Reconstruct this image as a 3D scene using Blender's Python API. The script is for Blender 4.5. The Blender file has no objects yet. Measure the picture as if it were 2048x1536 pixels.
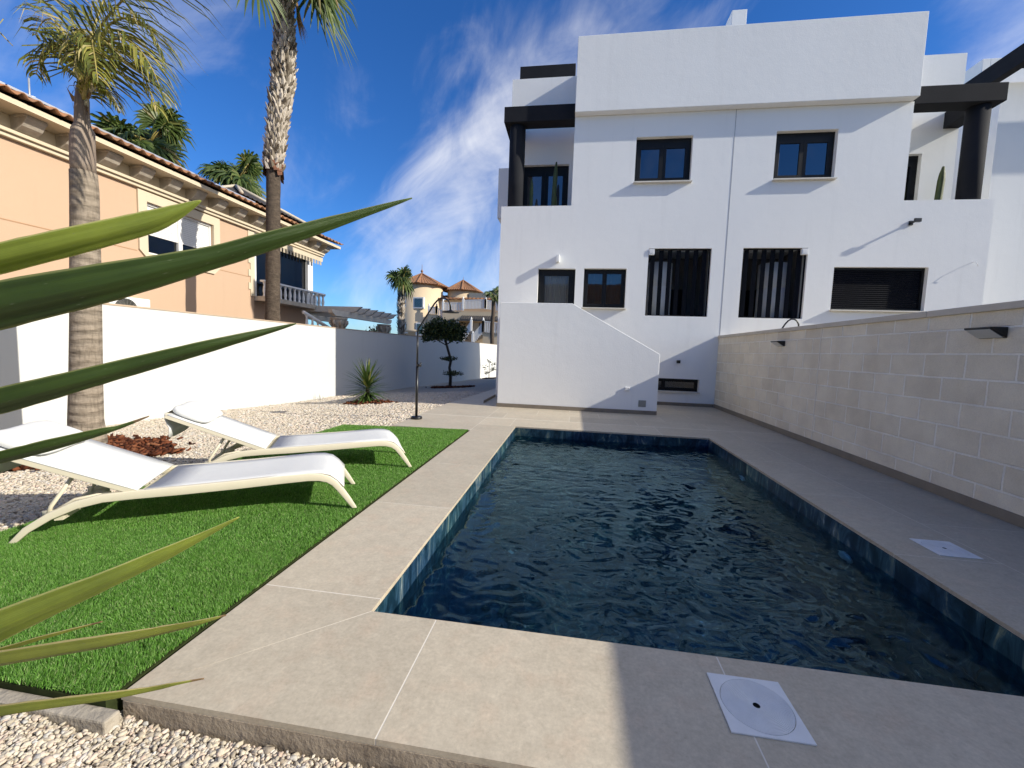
import bpy, bmesh, math, random
import numpy as np
from mathutils import Vector, Matrix, noise

random.seed(7)
RNG = np.random.default_rng(11)
SC = bpy.context.scene
COL = SC.collection
R = math.radians

# ------------------------------------------------------------------ camera
CAM = Vector((0, 0, 1.3))
YAW, PITCH, ROLL, FPX = R(8.184), R(-4.607), R(-1.984), 828.7
_f = Vector((-math.sin(YAW) * math.cos(PITCH), math.cos(YAW) * math.cos(PITCH), math.sin(PITCH)))
_r0 = Vector((math.cos(YAW), math.sin(YAW), 0))
_d0 = _f.cross(_r0)
_r = math.cos(ROLL) * _r0 + math.sin(ROLL) * _d0
_d = -math.sin(ROLL) * _r0 + math.cos(ROLL) * _d0
cd = bpy.data.cameras.new('camera')
cd.sensor_width = 36
cd.lens = FPX / 2048 * 36
cd.clip_start = 0.05
cd.clip_end = 2000
cam = bpy.data.objects.new('camera', cd)
COL.objects.link(cam)
cam.matrix_world = Matrix(((_r.x, -_d.x, -_f.x, CAM.x), (_r.y, -_d.y, -_f.y, CAM.y), (_r.z, -_d.z, -_f.z, CAM.z), (0, 0, 0, 1)))
SC.camera = cam


def ray(px, py):
    return _r * ((px - 1024) / FPX) + _d * ((py - 768) / FPX) + _f


def onx(px, py, X):
    v = ray(px, py)
    return CAM + v * (X / v.x)


def ony(px, py, Y):
    v = ray(px, py)
    return CAM + v * (Y / v.y)


def onz(px, py, z=0.0):
    v = ray(px, py)
    return CAM + v * ((z - CAM.z) / v.z)


def at(px, py, depth):
    return CAM + ray(px, py) * depth


# ------------------------------------------------------------------ light
SUN_FROM = Vector((1, -0.17, 0.54)).normalized()
sl = bpy.data.lights.new('sun', 'SUN')
sl.energy = 3.55
sl.angle = R(0.55)
sl.color = (1.0, 0.94, 0.82)
so = bpy.data.objects.new('sun', sl)
COL.objects.link(so)
so.rotation_euler = (-SUN_FROM).to_track_quat('-Z', 'Y').to_euler()
so.location = (20, -4, 14)
try:
    sl.cycles.is_caustics_light = True
except Exception:
    pass

W = bpy.data.worlds.new('World')
SC.world = W
W.use_nodes = True
wt = W.node_tree
wt.nodes.clear()


def wn(t, **k):
    n = wt.nodes.new(t)
    for a, b in k.items():
        setattr(n, a, b)
    return n


def wmath(op, a, b=None):
    n = wn('ShaderNodeMath', operation=op)
    for i, v in enumerate((a, b)):
        if v is None:
            continue
        if isinstance(v, (int, float)):
            n.inputs[i].default_value = v
        else:
            wt.links.new(v, n.inputs[i])
    return n.outputs[0]


sky = wn('ShaderNodeTexSky', sky_type='NISHITA')
sky.sun_disc = False
sky.sun_elevation = math.asin(SUN_FROM.z)
sky.sun_rotation = math.atan2(SUN_FROM.x, SUN_FROM.y)
sky.altitude = 50
sky.air_density = 1.0
sky.dust_density = 0.35
sky.ozone_density = 3.0
hsv = wn('ShaderNodeHueSaturation')
hsv.inputs['Saturation'].default_value = 1.22
hsv.inputs['Value'].default_value = 0.92
wt.links.new(sky.outputs[0], hsv.inputs['Color'])
tc = wn('ShaderNodeTexCoord')
vec = tc.outputs['Generated']
sep = wn('ShaderNodeSeparateXYZ')
wt.links.new(vec, sep.inputs[0])
_a, _b = ray(1240, 10).normalized(), ray(880, 560).normalized()
_n = _a.cross(_b).normalized()
_t = (_a - _b).normalized()
_q = _n.cross(_t)
comb = wn('ShaderNodeCombineXYZ')
for _i, _ax in enumerate((_t, _n, _q)):
    _dn = wn('ShaderNodeVectorMath', operation='DOT_PRODUCT')
    wt.links.new(vec, _dn.inputs[0])
    _dn.inputs[1].default_value = _ax
    wt.links.new(_dn.outputs['Value'], comb.inputs[_i])


def cloud_layer(rot, sx, sy, off, scale, detail, rough, dist):
    m = wn('ShaderNodeMapping')
    m.inputs['Rotation'].default_value = (0, 0, rot)
    m.inputs['Scale'].default_value = (sx, sy, 1)
    m.inputs['Location'].default_value = off
    wt.links.new(comb.outputs[0], m.inputs[0])
    n = wn('ShaderNodeTexNoise')
    n.inputs['Scale'].default_value = scale
    n.inputs['Detail'].default_value = detail
    n.inputs['Roughness'].default_value = rough
    n.inputs['Distortion'].default_value = dist
    wt.links.new(m.outputs[0], n.inputs['Vector'])
    return n.outputs[0]


def band_mask(p, q, w, lo=None):
    a, b = ray(*p).normalized(), ray(*q).normalized()
    nn = a.cross(b).normalized()
    d = wn('ShaderNodeVectorMath', operation='DOT_PRODUCT')
    wt.links.new(vec, d.inputs[0])
    d.inputs[1].default_value = nn
    return wmath('MAXIMUM', wmath('SUBTRACT', 1.0, wmath('DIVIDE', wmath('ABSOLUTE', d.outputs['Value']), w)), 0.0)


def spot_mask(p, w):
    a = ray(*p).normalized()
    d = wn('ShaderNodeVectorMath', operation='DISTANCE')
    wt.links.new(vec, d.inputs[0])
    d.inputs[1].default_value = a
    return wmath('MAXIMUM', wmath('SUBTRACT', 1.0, wmath('DIVIDE', d.outputs['Value'], w)), 0.0)


n1 = cloud_layer(0.35, 1.6, 2.8, (3.1, 0.4, 0), 1.5, 10, 0.55, 1.0)
n2 = cloud_layer(-0.2, 2.2, 3.0, (7.7, 2.4, 0), 2.6, 9, 0.62, 0.8)
m1 = band_mask((1240, 10), (880, 560), 0.24)
m2 = spot_mask((720, 610), 0.40)
m3 = spot_mask((20, 40), 0.42)
m4 = spot_mask((1940, 150), 0.22)
m5 = spot_mask((940, 330), 0.36)
m6 = spot_mask((1300, 60), 0.28)
mm = wmath('ADD', wmath('ADD', wmath('MULTIPLY', m1, 0.12), wmath('MULTIPLY', m2, 0.14)),
           wmath('ADD', wmath('ADD', wmath('MULTIPLY', m3, 0.24), wmath('MULTIPLY', m6, 0.17)), wmath('ADD', wmath('MULTIPLY', m4, 0.34), wmath('MULTIPLY', m5, 0.48))))
nn_ = wmath('ADD', wmath('MULTIPLY', n1, 0.62), wmath('MULTIPLY', n2, 0.38))
cl = wmath('ADD', wmath('SUBTRACT', nn_, 0.635), wmath('MULTIPLY', mm, 0.62))
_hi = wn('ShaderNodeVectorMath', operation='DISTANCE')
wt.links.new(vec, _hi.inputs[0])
_hi.inputs[1].default_value = Vector((.85, -.12, .58)).normalized()  # unseen bright cloud patch, added to throw white fill into the shade
fill_cloud = wmath('MAXIMUM', wmath('SUBTRACT', 1.0, wmath('DIVIDE', _hi.outputs['Value'], 0.92)), 0.0)
cl = wmath('ADD', cl, wmath('MULTIPLY', fill_cloud, 1.3))
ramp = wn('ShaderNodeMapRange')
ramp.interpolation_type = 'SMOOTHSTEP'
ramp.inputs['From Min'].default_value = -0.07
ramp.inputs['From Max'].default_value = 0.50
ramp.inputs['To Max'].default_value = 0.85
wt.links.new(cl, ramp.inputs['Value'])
mix = wn('ShaderNodeMix', data_type='RGBA')
wt.links.new(ramp.outputs[0], mix.inputs[0])
tint = wn('ShaderNodeMix', data_type='RGBA', blend_type='MULTIPLY')
tint.inputs[0].default_value = 1.0
wt.links.new(hsv.outputs[0], tint.inputs[6])
tint.inputs[7].default_value = (0.37, 0.565, 0.82, 1)
wt.links.new(tint.outputs[2], mix.inputs[6])
mix.inputs[7].default_value = (5.4, 5.35, 5.3, 1)
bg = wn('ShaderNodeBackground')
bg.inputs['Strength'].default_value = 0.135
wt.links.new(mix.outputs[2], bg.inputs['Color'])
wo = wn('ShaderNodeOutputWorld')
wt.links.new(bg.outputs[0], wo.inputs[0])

SC.view_settings.view_transform = 'Standard'
SC.view_settings.look = 'None'
SC.view_settings.exposure = 0.70
SC.view_settings.gamma = 1.0
SC.render.engine = 'CYCLES'
SC.cycles.use_denoising = True
SC.cycles.max_bounces = 9
SC.cycles.diffuse_bounces = 4
SC.cycles.glossy_bounces = 4
SC.cycles.transmission_bounces = 8
SC.cycles.transparent_max_bounces = 12
SC.cycles.sample_clamp_indirect = 6
SC.cycles.caustics_refractive = True
SC.cycles.caustics_reflective = False


# ------------------------------------------------------------------ materials
def new_mat(name):
    m = bpy.data.materials.new(name)
    m.use_nodes = True
    nt = m.node_tree
    b = nt.nodes['Principled BSDF']
    return m, nt, b


def rgb(c):
    return (c[0], c[1], c[2], 1)


def N(nt, t, **k):
    n = nt.nodes.new(t)
    for a, b in k.items():
        setattr(n, a, b)
    return n


def coords(nt, scale=(1, 1, 1)):
    t = N(nt, 'ShaderNodeTexCoord')
    m = N(nt, 'ShaderNodeMapping')
    m.inputs['Scale'].default_value = scale
    nt.links.new(t.outputs['Object'], m.inputs[0])
    return m.outputs[0]


def noise_tex(nt, v, scale, detail=4, rough=0.55, dist=0.0):
    n = N(nt, 'ShaderNodeTexNoise')
    n.inputs['Scale'].default_value = scale
    n.inputs['Detail'].default_value = detail
    n.inputs['Roughness'].default_value = rough
    n.inputs['Distortion'].default_value = dist
    nt.links.new(v, n.inputs['Vector'])
    return n.outputs[0]


def ramp_node(nt, fac, stops):
    r = N(nt, 'ShaderNodeValToRGB')
    e = r.color_ramp.elements
    while len(e) < len(stops):
        e.new(0.5)
    for x, (p, c) in zip(e, stops):
        x.position = p
        x.color = rgb(c)
    nt.links.new(fac, r.inputs[0])
    return r.outputs[0]


def bump(nt, b, h, strength, dist):
    n = N(nt, 'ShaderNodeBump')
    n.inputs['Strength'].default_value = strength
    n.inputs['Distance'].default_value = dist
    nt.links.new(h, n.inputs['Height'])
    nt.links.new(n.outputs[0], b.inputs['Normal'])
    return n


def mixc(nt, fac, a, b, blend='MIX'):
    m = N(nt, 'ShaderNodeMix', data_type='RGBA', blend_type=blend)
    for i, v in ((0, fac), (6, a), (7, b)):
        if isinstance(v, (int, float)):
            m.inputs[i].default_value = v
        elif isinstance(v, tuple):
            m.inputs[i].default_value = rgb(v)
        else:
            nt.links.new(v, m.inputs[i])
    return m.outputs[2]


def surf(name, c1, c2=None, scale=3.0, rough=0.6, bscale=0, bstr=0.3, bdist=0.004, spec=0.5, metal=0.0, detail=5, stretch=(1, 1, 1)):
    m, nt, b = new_mat(name)
    v = coords(nt, stretch)
    if c2 is None:
        c2 = tuple(x * 0.9 for x in c1)
    n = noise_tex(nt, v, scale, detail)
    nt.links.new(ramp_node(nt, n, [(0.32, c1), (0.68, c2)]), b.inputs['Base Color'])
    b.inputs['Roughness'].default_value = rough
    b.inputs['Specular IOR Level'].default_value = spec
    b.inputs['Metallic'].default_value = metal
    if bscale:
        bump(nt, b, noise_tex(nt, v, bscale, 3, 0.6), bstr, bdist)
    return m


def plaster(name, c, bstr=0.35, stain=0.04):
    m, nt, b = new_mat(name)
    v = coords(nt)
    big = noise_tex(nt, v, 0.5, 5, 0.6)
    strk = noise_tex(nt, coords(nt, (2.2, 2.2, 0.18)), 1.6, 5, 0.65)
    dark = tuple(x * (1 - stain * 2.2) for x in c)
    lo = tuple(x * (1 - stain) for x in c)
    c1 = ramp_node(nt, big, [(0.3, c), (0.72, lo)])
    f = N(nt, 'ShaderNodeMapRange')
    f.inputs['From Min'].default_value = 0.56
    f.inputs['From Max'].default_value = 0.8
    nt.links.new(strk, f.inputs[0])
    nt.links.new(mixc(nt, f.outputs[0], c1, dark), b.inputs['Base Color'])
    b.inputs['Roughness'].default_value = 0.85
    b.inputs['Specular IOR Level'].default_value = 0.25
    h = N(nt, 'ShaderNodeMath', operation='ADD')
    nt.links.new(noise_tex(nt, v, 55, 3, 0.7), h.inputs[0])
    m2 = N(nt, 'ShaderNodeMath', operation='MULTIPLY')
    nt.links.new(noise_tex(nt, v, 4.5, 4, 0.6), m2.inputs[0])
    m2.inputs[1].default_value = 1.6
    nt.links.new(m2.outputs[0], h.inputs[1])
    bump(nt, b, h.outputs[0], bstr, 0.006)
    return m


def island_mat(name, stops, rough=0.6, transl=0.0, tint=None, spec=0.4, bscale=0, bstr=0.4):
    m, nt, b = new_mat(name)
    g = N(nt, 'ShaderNodeNewGeometry')
    c = ramp_node(nt, g.outputs['Random Per Island'], stops)
    v = coords(nt)
    c2 = mixc(nt, 0.35, c, ramp_node(nt, noise_tex(nt, v, 25, 3), [(0.3, (0.55, 0.55, 0.55)), (0.7, (1.25, 1.25, 1.25))]), 'MULTIPLY')
    nt.links.new(c2, b.inputs['Base Color'])
    b.inputs['Roughness'].default_value = rough
    b.inputs['Specular IOR Level'].default_value = spec
    if bscale:
        bump(nt, b, noise_tex(nt, v, bscale, 3, 0.6), bstr, 0.004)
    if transl:
        t = N(nt, 'ShaderNodeBsdfTranslucent')
        if tint:
            nt.links.new(mixc(nt, 1.0, c2, tint, 'MULTIPLY'), t.inputs[0])
        else:
            nt.links.new(c2, t.inputs[0])
        ms = N(nt, 'ShaderNodeMixShader')
        ms.inputs[0].default_value = transl
        nt.links.new(b.outputs[0], ms.inputs[1])
        nt.links.new(t.outputs[0], ms.inputs[2])
        nt.links.new(ms.outputs[0], nt.nodes['Material Output'].inputs[0])
    return m


M = {}
M['white'] = plaster('white_plaster', (0.85, 0.855, 0.845), 0.36, 0.04)
M['gardenwall'] = plaster('white_garden_wall', (0.62, 0.62, 0.60), 0.12, 0.03)
M['sill'] = surf('sill_stone', (0.70, 0.66, 0.58), (0.62, 0.58, 0.5), 8, 0.6)
M['anthracite'] = surf('anthracite_frame', (0.004, 0.0042, 0.005), (0.006, 0.0062, 0.007), 4, 0.5, spec=0.3)
M['anthplaster'] = surf('anthracite_plaster', (0.016, 0.017, 0.021), (0.012, 0.013, 0.017), 3, 0.85, 60, 0.4, 0.006, 0.2)
M['slat'] = surf('dark_slat_metal', (0.004, 0.005, 0.008), (0.006, 0.007, 0.011), 5, 0.65, spec=0.1)
M['black'] = surf('black_metal', (0.008, 0.008, 0.009), (0.013, 0.013, 0.014), 9, 0.35)
M['blackmatte'] = surf('black_matte', (0.006, 0.006, 0.006), (0.01, 0.01, 0.01), 5, 0.9, spec=0.1)
M['whiteplastic'] = surf('white_plastic', (0.78, 0.78, 0.77), (0.74, 0.74, 0.73), 5, 0.4)
M['lid'] = surf('grey_white_lid', (0.80, 0.81, 0.81), (0.72, 0.73, 0.73), 14, 0.45, 90, 0.1, 0.001)
M['greypanel'] = surf('grey_panel', (0.28, 0.28, 0.25), (0.25, 0.25, 0.22), 9, 0.5)
M['baseboard'] = surf('taupe_baseboard', (0.23, 0.195, 0.15), (0.19, 0.16, 0.125), 5, 0.6, 40, 0.15, 0.002)
M['grout'] = surf('light_grout', (0.78, 0.73, 0.64), (0.72, 0.67, 0.58), 20, 0.9)
M['concrete'] = surf('rough_concrete', (0.44, 0.37, 0.285), (0.27, 0.22, 0.165), 7, 0.95, 45, 0.6, 0.008, 0.2, detail=8)
M['kerb'] = surf('grey_concrete_kerb', (0.44, 0.39, 0.32), (0.30, 0.265, 0.215), 6, 0.95, 30, 0.8, 0.012, 0.2, detail=8)
M['soil'] = surf('soil', (0.10, 0.08, 0.06), (0.06, 0.05, 0.04), 6, 1, spec=0.1)
M['earth'] = surf('dry_earth', (0.20, 0.17, 0.13), (0.13, 0.11, 0.085), 0.8, 1, spec=0.1)
M['peach'] = plaster('peach_plaster', (0.53, 0.37, 0.255), 0.5, 0.03)
M['cream'] = plaster('cream_plaster', (0.62, 0.53, 0.39), 0.25, 0.05)
M['yellow'] = plaster('ochre_plaster', (0.66, 0.52, 0.35), 0.3, 0.04)
M['dullcream'] = surf('weathered_cream_stone', (0.56, 0.50, 0.41), (0.40, 0.35, 0.28), 6, 0.85, 30, 0.5, 0.01, 0.2)
M['balustrade'] = surf('white_cast_stone', (0.80, 0.79, 0.77), (0.72, 0.71, 0.69), 9, 0.7)
M['solar'] = surf('solar_panel', (0.006, 0.008, 0.016), (0.01, 0.012, 0.02), 3, 0.12)
M['alu'] = surf('aluminium_edge', (0.62, 0.64, 0.66), (0.55, 0.57, 0.6), 6, 0.35, metal=0.6)
M['terra'] = surf('terracotta_tile', (0.36, 0.17, 0.085), (0.20, 0.12, 0.075), 3.5, 0.85, 25, 0.5, 0.01, 0.2, detail=7)
M['terradark'] = surf('dark_roof_tile', (0.075, 0.065, 0.06), (0.035, 0.032, 0.03), 4, 0.6)
M['shutter'] = surf('white_roller_shutter', (0.78, 0.77, 0.74), (0.74, 0.73, 0.7), 3, 0.5)
M['curtain'] = surf('pale_curtain', (0.78, 0.75, 0.66), (0.70, 0.67, 0.58), 3, 0.9)
M['frameivory'] = surf('ivory_lounger_frame', (0.70, 0.64, 0.49), (0.66, 0.60, 0.46), 7, 0.42)
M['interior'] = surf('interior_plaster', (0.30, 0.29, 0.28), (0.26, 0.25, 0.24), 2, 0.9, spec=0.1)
M['pillar'] = surf('cream_stone', (0.72, 0.67, 0.58), (0.62, 0.57, 0.49), 5, 0.8)
M['cactus'] = surf('cactus_skin', (0.075, 0.10, 0.028), (0.05, 0.07, 0.02), 9, 0.6, 60, 0.3, 0.004)
M['pot'] = surf('dark_planter', (0.05, 0.045, 0.04), (0.04, 0.035, 0.03), 5, 0.8)
M['rattan'] = surf('reddish_furniture', (0.16, 0.05, 0.02), (0.10, 0.03, 0.015), 9, 0.7)


def mat_fabric():
    m, nt, b = new_mat('white_mesh_sling')
    v = coords(nt)
    w = N(nt, 'ShaderNodeTexWave', wave_type='BANDS', bands_direction='X')
    w.inputs['Scale'].default_value = 160
    nt.links.new(v, w.inputs['Vector'])
    w2 = N(nt, 'ShaderNodeTexWave', wave_type='BANDS', bands_direction='Y')
    w2.inputs['Scale'].default_value = 160
    nt.links.new(v, w2.inputs['Vector'])
    a = N(nt, 'ShaderNodeMath', operation='ADD')
    nt.links.new(w.outputs[1], a.inputs[0])
    nt.links.new(w2.outputs[1], a.inputs[1])
    n = noise_tex(nt, v, 3, 3)
    nt.links.new(ramp_node(nt, n, [(0.3, (0.80, 0.80, 0.78)), (0.7, (0.75, 0.755, 0.74))]), b.inputs['Base Color'])
    b.inputs['Roughness'].default_value = 0.75
    bump(nt, b, a.outputs[0], 0.25, 0.0008)
    t = N(nt, 'ShaderNodeBsdfTranslucent')
    t.inputs[0].default_value = (0.75, 0.73, 0.66, 1)
    ms = N(nt, 'ShaderNodeMixShader')
    ms.inputs[0].default_value = 0.12
    nt.links.new(b.outputs[0], ms.inputs[1])
    nt.links.new(t.outputs[0], ms.inputs[2])
    nt.links.new(ms.outputs[0], nt.nodes['Material Output'].inputs[0])
    return m


M['fabric'] = mat_fabric()


def mat_tile():
    m, nt, b = new_mat('beige_porcelain_paving')
    v = coords(nt)
    g = N(nt, 'ShaderNodeNewGeometry')
    base = ramp_node(nt, noise_tex(nt, v, 1.7, 7, 0.62, 0.4), [(0.28, (0.55, 0.485, 0.38)), (0.72, (0.475, 0.415, 0.32))])
    vo = N(nt, 'ShaderNodeTexVoronoi')
    vo.inputs['Scale'].default_value = 130
    vo.inputs['Randomness'].default_value = 1
    nt.links.new(v, vo.inputs['Vector'])
    sp = ramp_node(nt, vo.outputs['Distance'], [(0.0, (1.35, 1.33, 1.3)), (0.13, (1, 1, 1))])
    vo2 = N(nt, 'ShaderNodeTexVoronoi')
    vo2.inputs['Scale'].default_value = 47
    nt.links.new(v, vo2.inputs['Vector'])
    sp2 = ramp_node(nt, vo2.outputs['Distance'], [(0.0, (0.78, 0.76, 0.72)), (0.14, (1, 1, 1))])
    fine = ramp_node(nt, noise_tex(nt, v, 60, 5, 0.7), [(0.3, (0.84, 0.84, 0.83)), (0.7, (1.13, 1.13, 1.13))])
    med = ramp_node(nt, noise_tex(nt, v, 16, 6, 0.68, 0.5), [(0.3, (1.10, 1.10, 1.09)), (0.68, (0.86, 0.855, 0.84))])
    pink = ramp_node(nt, noise_tex(nt, v, 6, 5, 0.6), [(0.5, (1, 1, 1)), (0.75, (1.05, 0.97, 0.94))])
    c = base
    for k in (sp, sp2, fine, med, pink):
        c = mixc(nt, 0.8, c, k, 'MULTIPLY')
    isl = ramp_node(nt, g.outputs['Random Per Island'], [(0, (0.92, 0.92, 0.92)), (1, (1.06, 1.055, 1.05))])
    c = mixc(nt, 1.0, c, isl, 'MULTIPLY')
    nt.links.new(c, b.inputs['Base Color'])
    b.inputs['Roughness'].default_value = 0.55
    b.inputs['Specular IOR Level'].default_value = 0.35
    bump(nt, b, noise_tex(nt, v, 90, 4, 0.65), 0.15, 0.002)
    return m


M['tile'] = mat_tile()


def mat_block():
    m, nt, b = new_mat('beige_block_masonry')
    t = N(nt, 'ShaderNodeTexCoord')
    s = N(nt, 'ShaderNodeSeparateXYZ')
    nt.links.new(t.outputs['Object'], s.inputs[0])
    c = N(nt, 'ShaderNodeCombineXYZ')
    nt.links.new(s.outputs[1], c.inputs[0])
    nt.links.new(s.outputs[2], c.inputs[1])
    # wobble the joints a little
    wob = N(nt, 'ShaderNodeTexNoise')
    wob.inputs['Scale'].default_value = 9
    nt.links.new(c.outputs[0], wob.inputs['Vector'])
    sub = N(nt, 'ShaderNodeVectorMath', operation='SUBTRACT')
    nt.links.new(wob.outputs[1], sub.inputs[0])
    sub.inputs[1].default_value = (0.5, 0.5, 0.5)
    sc = N(nt, 'ShaderNodeVectorMath', operation='SCALE')
    nt.links.new(sub.outputs[0], sc.inputs[0])
    sc.inputs['Scale'].default_value = 0.011
    add = N(nt, 'ShaderNodeVectorMath', operation='ADD')
    nt.links.new(c.outputs[0], add.inputs[0])
    nt.links.new(sc.outputs[0], add.inputs[1])
    br = N(nt, 'ShaderNodeTexBrick')
    br.offset = 0.5
    br.inputs['Scale'].default_value = 1
    br.inputs['Brick Width'].default_value = 0.47
    br.inputs['Row Height'].default_value = 0.236
    br.inputs['Mortar Size'].default_value = 0.011
    br.inputs['Mortar Smooth'].default_value = 0.25
    br.inputs['Bias'].default_value = 0.0
    br.inputs['Color1'].default_value = (0.84, 0.77, 0.63, 1)
    br.inputs['Color2'].default_value = (0.74, 0.67, 0.54, 1)
    br.inputs['Mortar'].default_value = (0.97, 0.93, 0.84, 1)
    nt.links.new(add.outputs[0], br.inputs['Vector'])
    v = t.outputs['Object']
    var = ramp_node(nt, noise_tex(nt, v, 2.2, 6, 0.65), [(0.3, (1.06, 1.06, 1.05)), (0.7, (0.84, 0.82, 0.80))])
    fine = ramp_node(nt, noise_tex(nt, v, 70, 4, 0.7), [(0.3, (0.9, 0.9, 0.9)), (0.7, (1.08, 1.08, 1.08))])
    col = mixc(nt, 1.0, br.outputs['Color'], var, 'MULTIPLY')
    col = mixc(nt, 0.8, col, fine, 'MULTIPLY')
    nt.links.new(col, b.inputs['Base Color'])
    b.inputs['Roughness'].default_value = 0.92
    b.inputs['Specular IOR Level'].default_value = 0.2
    inv = N(nt, 'ShaderNodeMath', operation='MULTIPLY_ADD')
    nt.links.new(br.outputs['Fac'], inv.inputs[0])
    inv.inputs[1].default_value = -1.0
    h = N(nt, 'ShaderNodeMath', operation='MULTIPLY')
    nt.links.new(noise_tex(nt, v, 40, 4, 0.7), h.inputs[0])
    h.inputs[1].default_value = 0.6
    nt.links.new(h.outputs[0], inv.inputs[2])
    bump(nt, b, inv.outputs[0], 1.0, 0.016)
    return m


M['block'] = mat_block()


def mat_pool():
    m, nt, b = new_mat('blue_slate_pool_tile')
    v = coords(nt)
    st = coords(nt, (1, 1, 0.35))
    w = noise_tex(nt, st, 6, 7, 0.68, 1.6)
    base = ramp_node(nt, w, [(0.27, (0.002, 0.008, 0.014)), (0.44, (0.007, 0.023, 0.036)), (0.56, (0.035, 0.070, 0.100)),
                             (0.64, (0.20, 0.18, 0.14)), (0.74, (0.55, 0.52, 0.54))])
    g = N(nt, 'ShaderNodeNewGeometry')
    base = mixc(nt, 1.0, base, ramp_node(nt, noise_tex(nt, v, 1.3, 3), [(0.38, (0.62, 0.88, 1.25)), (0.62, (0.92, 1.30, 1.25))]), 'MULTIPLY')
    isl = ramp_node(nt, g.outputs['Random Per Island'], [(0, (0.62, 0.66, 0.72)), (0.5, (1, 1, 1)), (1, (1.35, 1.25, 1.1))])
    nt.links.new(mixc(nt, 1.0, base, isl, 'MULTIPLY'), b.inputs['Base Color'])
    b.inputs['Roughness'].default_value = 0.35
    bump(nt, b, w, 0.3, 0.004)
    return m


M['pool'] = mat_pool()


def mat_water():
    m, nt, b = new_mat('pool_water')
    nt.nodes.remove(b)
    g = N(nt, 'ShaderNodeBsdfGlass')
    g.inputs['Color'].default_value = (0.56, 0.88, 0.99, 1)
    g.inputs['Roughness'].default_value = 0.0
    g.inputs['IOR'].default_value = 1.33
    nt.links.new(g.outputs[0], nt.nodes['Material Output'].inputs[0])
    return m


M['water'] = mat_water()


def mat_pane(name, dark=(0.02, 0.022, 0.026), see=0.55, ior=1.7):
    m, nt, b = new_mat(name)
    nt.nodes.remove(b)
    gl = N(nt, 'ShaderNodeBsdfGlossy')
    gl.inputs['Roughness'].default_value = 0.02
    gl.inputs['Color'].default_value = (0.95, 0.97, 1, 1)
    tr = N(nt, 'ShaderNodeBsdfTransparent')
    tr.inputs[0].default_value = (see, see, see, 1)
    fr = N(nt, 'ShaderNodeFresnel')
    fr.inputs[0].default_value = ior
    v = coords(nt)
    bp = N(nt, 'ShaderNodeBump')
    bp.inputs['Strength'].default_value = 0.06
    bp.inputs['Distance'].default_value = 0.02
    nt.links.new(noise_tex(nt, v, 1.5, 2), bp.inputs['Height'])
    nt.links.new(bp.outputs[0], gl.inputs['Normal'])
    ms = N(nt, 'ShaderNodeMixShader')
    nt.links.new(fr.outputs[0], ms.inputs[0])
    nt.links.new(tr.outputs[0], ms.inputs[1])
    nt.links.new(gl.outputs[0], ms.inputs[2])
    nt.links.new(ms.outputs[0], nt.nodes['Material Output'].inputs[0])
    return m


M['pane'] = mat_pane('window_pane', see=0.6, ior=1.9)
M['paneblue'] = mat_pane('reflecting_pane', see=0.16, ior=2.3)
M['paneclear'] = mat_pane('clear_pane', see=0.85, ior=1.45)
M['lampglass'] = surf('lamp_diffuser', (0.55, 0.56, 0.57), (0.5, 0.51, 0.52), 5, 0.3)

M['pebble'] = island_mat('pale_pebbles', [(0, (0.30, 0.25, 0.20)), (0.12, (0.50, 0.435, 0.335)), (0.45, (0.62, 0.555, 0.445)), (0.62, (0.63, 0.52, 0.41)),
                                           (0.72, (0.50, 0.49, 0.46)), (0.82, (0.64, 0.57, 0.47)), (0.93, (0.62, 0.48, 0.38)), (1, (0.72, 0.68, 0.62))], 0.75, spec=0.25, bscale=120, bstr=0.5)
M['pebblebed'] = surf('pebble_bed', (0.56, 0.49, 0.40), (0.40, 0.34, 0.27), 60, 0.95, 70, 1.0, 0.02, 0.2)
M['mulch'] = island_mat('red_bark_mulch', [(0, (0.035, 0.012, 0.007)), (0.4, (0.10, 0.030, 0.014)), (0.75, (0.17, 0.055, 0.024)), (1, (0.24, 0.10, 0.05))], 0.9, spec=0.15)
M['mulchbed'] = surf('mulch_bed', (0.07, 0.025, 0.013), (0.035, 0.014, 0.008), 40, 1, 60, 1, 0.02, 0.1)
M['grass'] = island_mat('synthetic_grass', [(0, (0.055, 0.140, 0.018)), (0.3, (0.105, 0.270, 0.033)), (0.6, (0.165, 0.370, 0.050)), (0.88, (0.25, 0.46, 0.11)), (1, (0.40, 0.47, 0.22))], 0.5, 0.35, (1.1, 1.2, 0.6), 0.35)
M['grassbase'] = surf('grass_backing', (0.035, 0.045, 0.015), (0.022, 0.028, 0.010), 20, 1, spec=0.1)
M['palmgreen'] = island_mat('palm_leaf', [(0, (0.030, 0.055, 0.014)), (0.5, (0.075, 0.115, 0.028)), (0.9, (0.15, 0.19, 0.05)), (1, (0.24, 0.17, 0.07))], 0.45, 0.25, (1.1, 1.2, 0.6))
M['palmyellow'] = island_mat('yellowed_palm_leaflet', [(0, (0.06, 0.075, 0.018)), (0.35, (0.12, 0.14, 0.028)), (0.7, (0.25, 0.25, 0.045)), (0.88, (0.36, 0.32, 0.08)), (1, (0.55, 0.46, 0.28))], 0.5, 0.3, (1.2, 1.1, 0.5))
M['petiole'] = surf('yellow_green_petiole', (0.34, 0.28, 0.07), (0.26, 0.21, 0.06), 6, 0.5)
M['petiolepale'] = surf('pale_petiole', (0.50, 0.46, 0.34), (0.40, 0.36, 0.25), 6, 0.5)
M['dryleaf'] = island_mat('dry_hanging_leaf', [(0, (0.30, 0.17, 0.07)), (1, (0.48, 0.32, 0.16))], 0.8, 0.2)
M['trunkgrey'] = None
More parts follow.
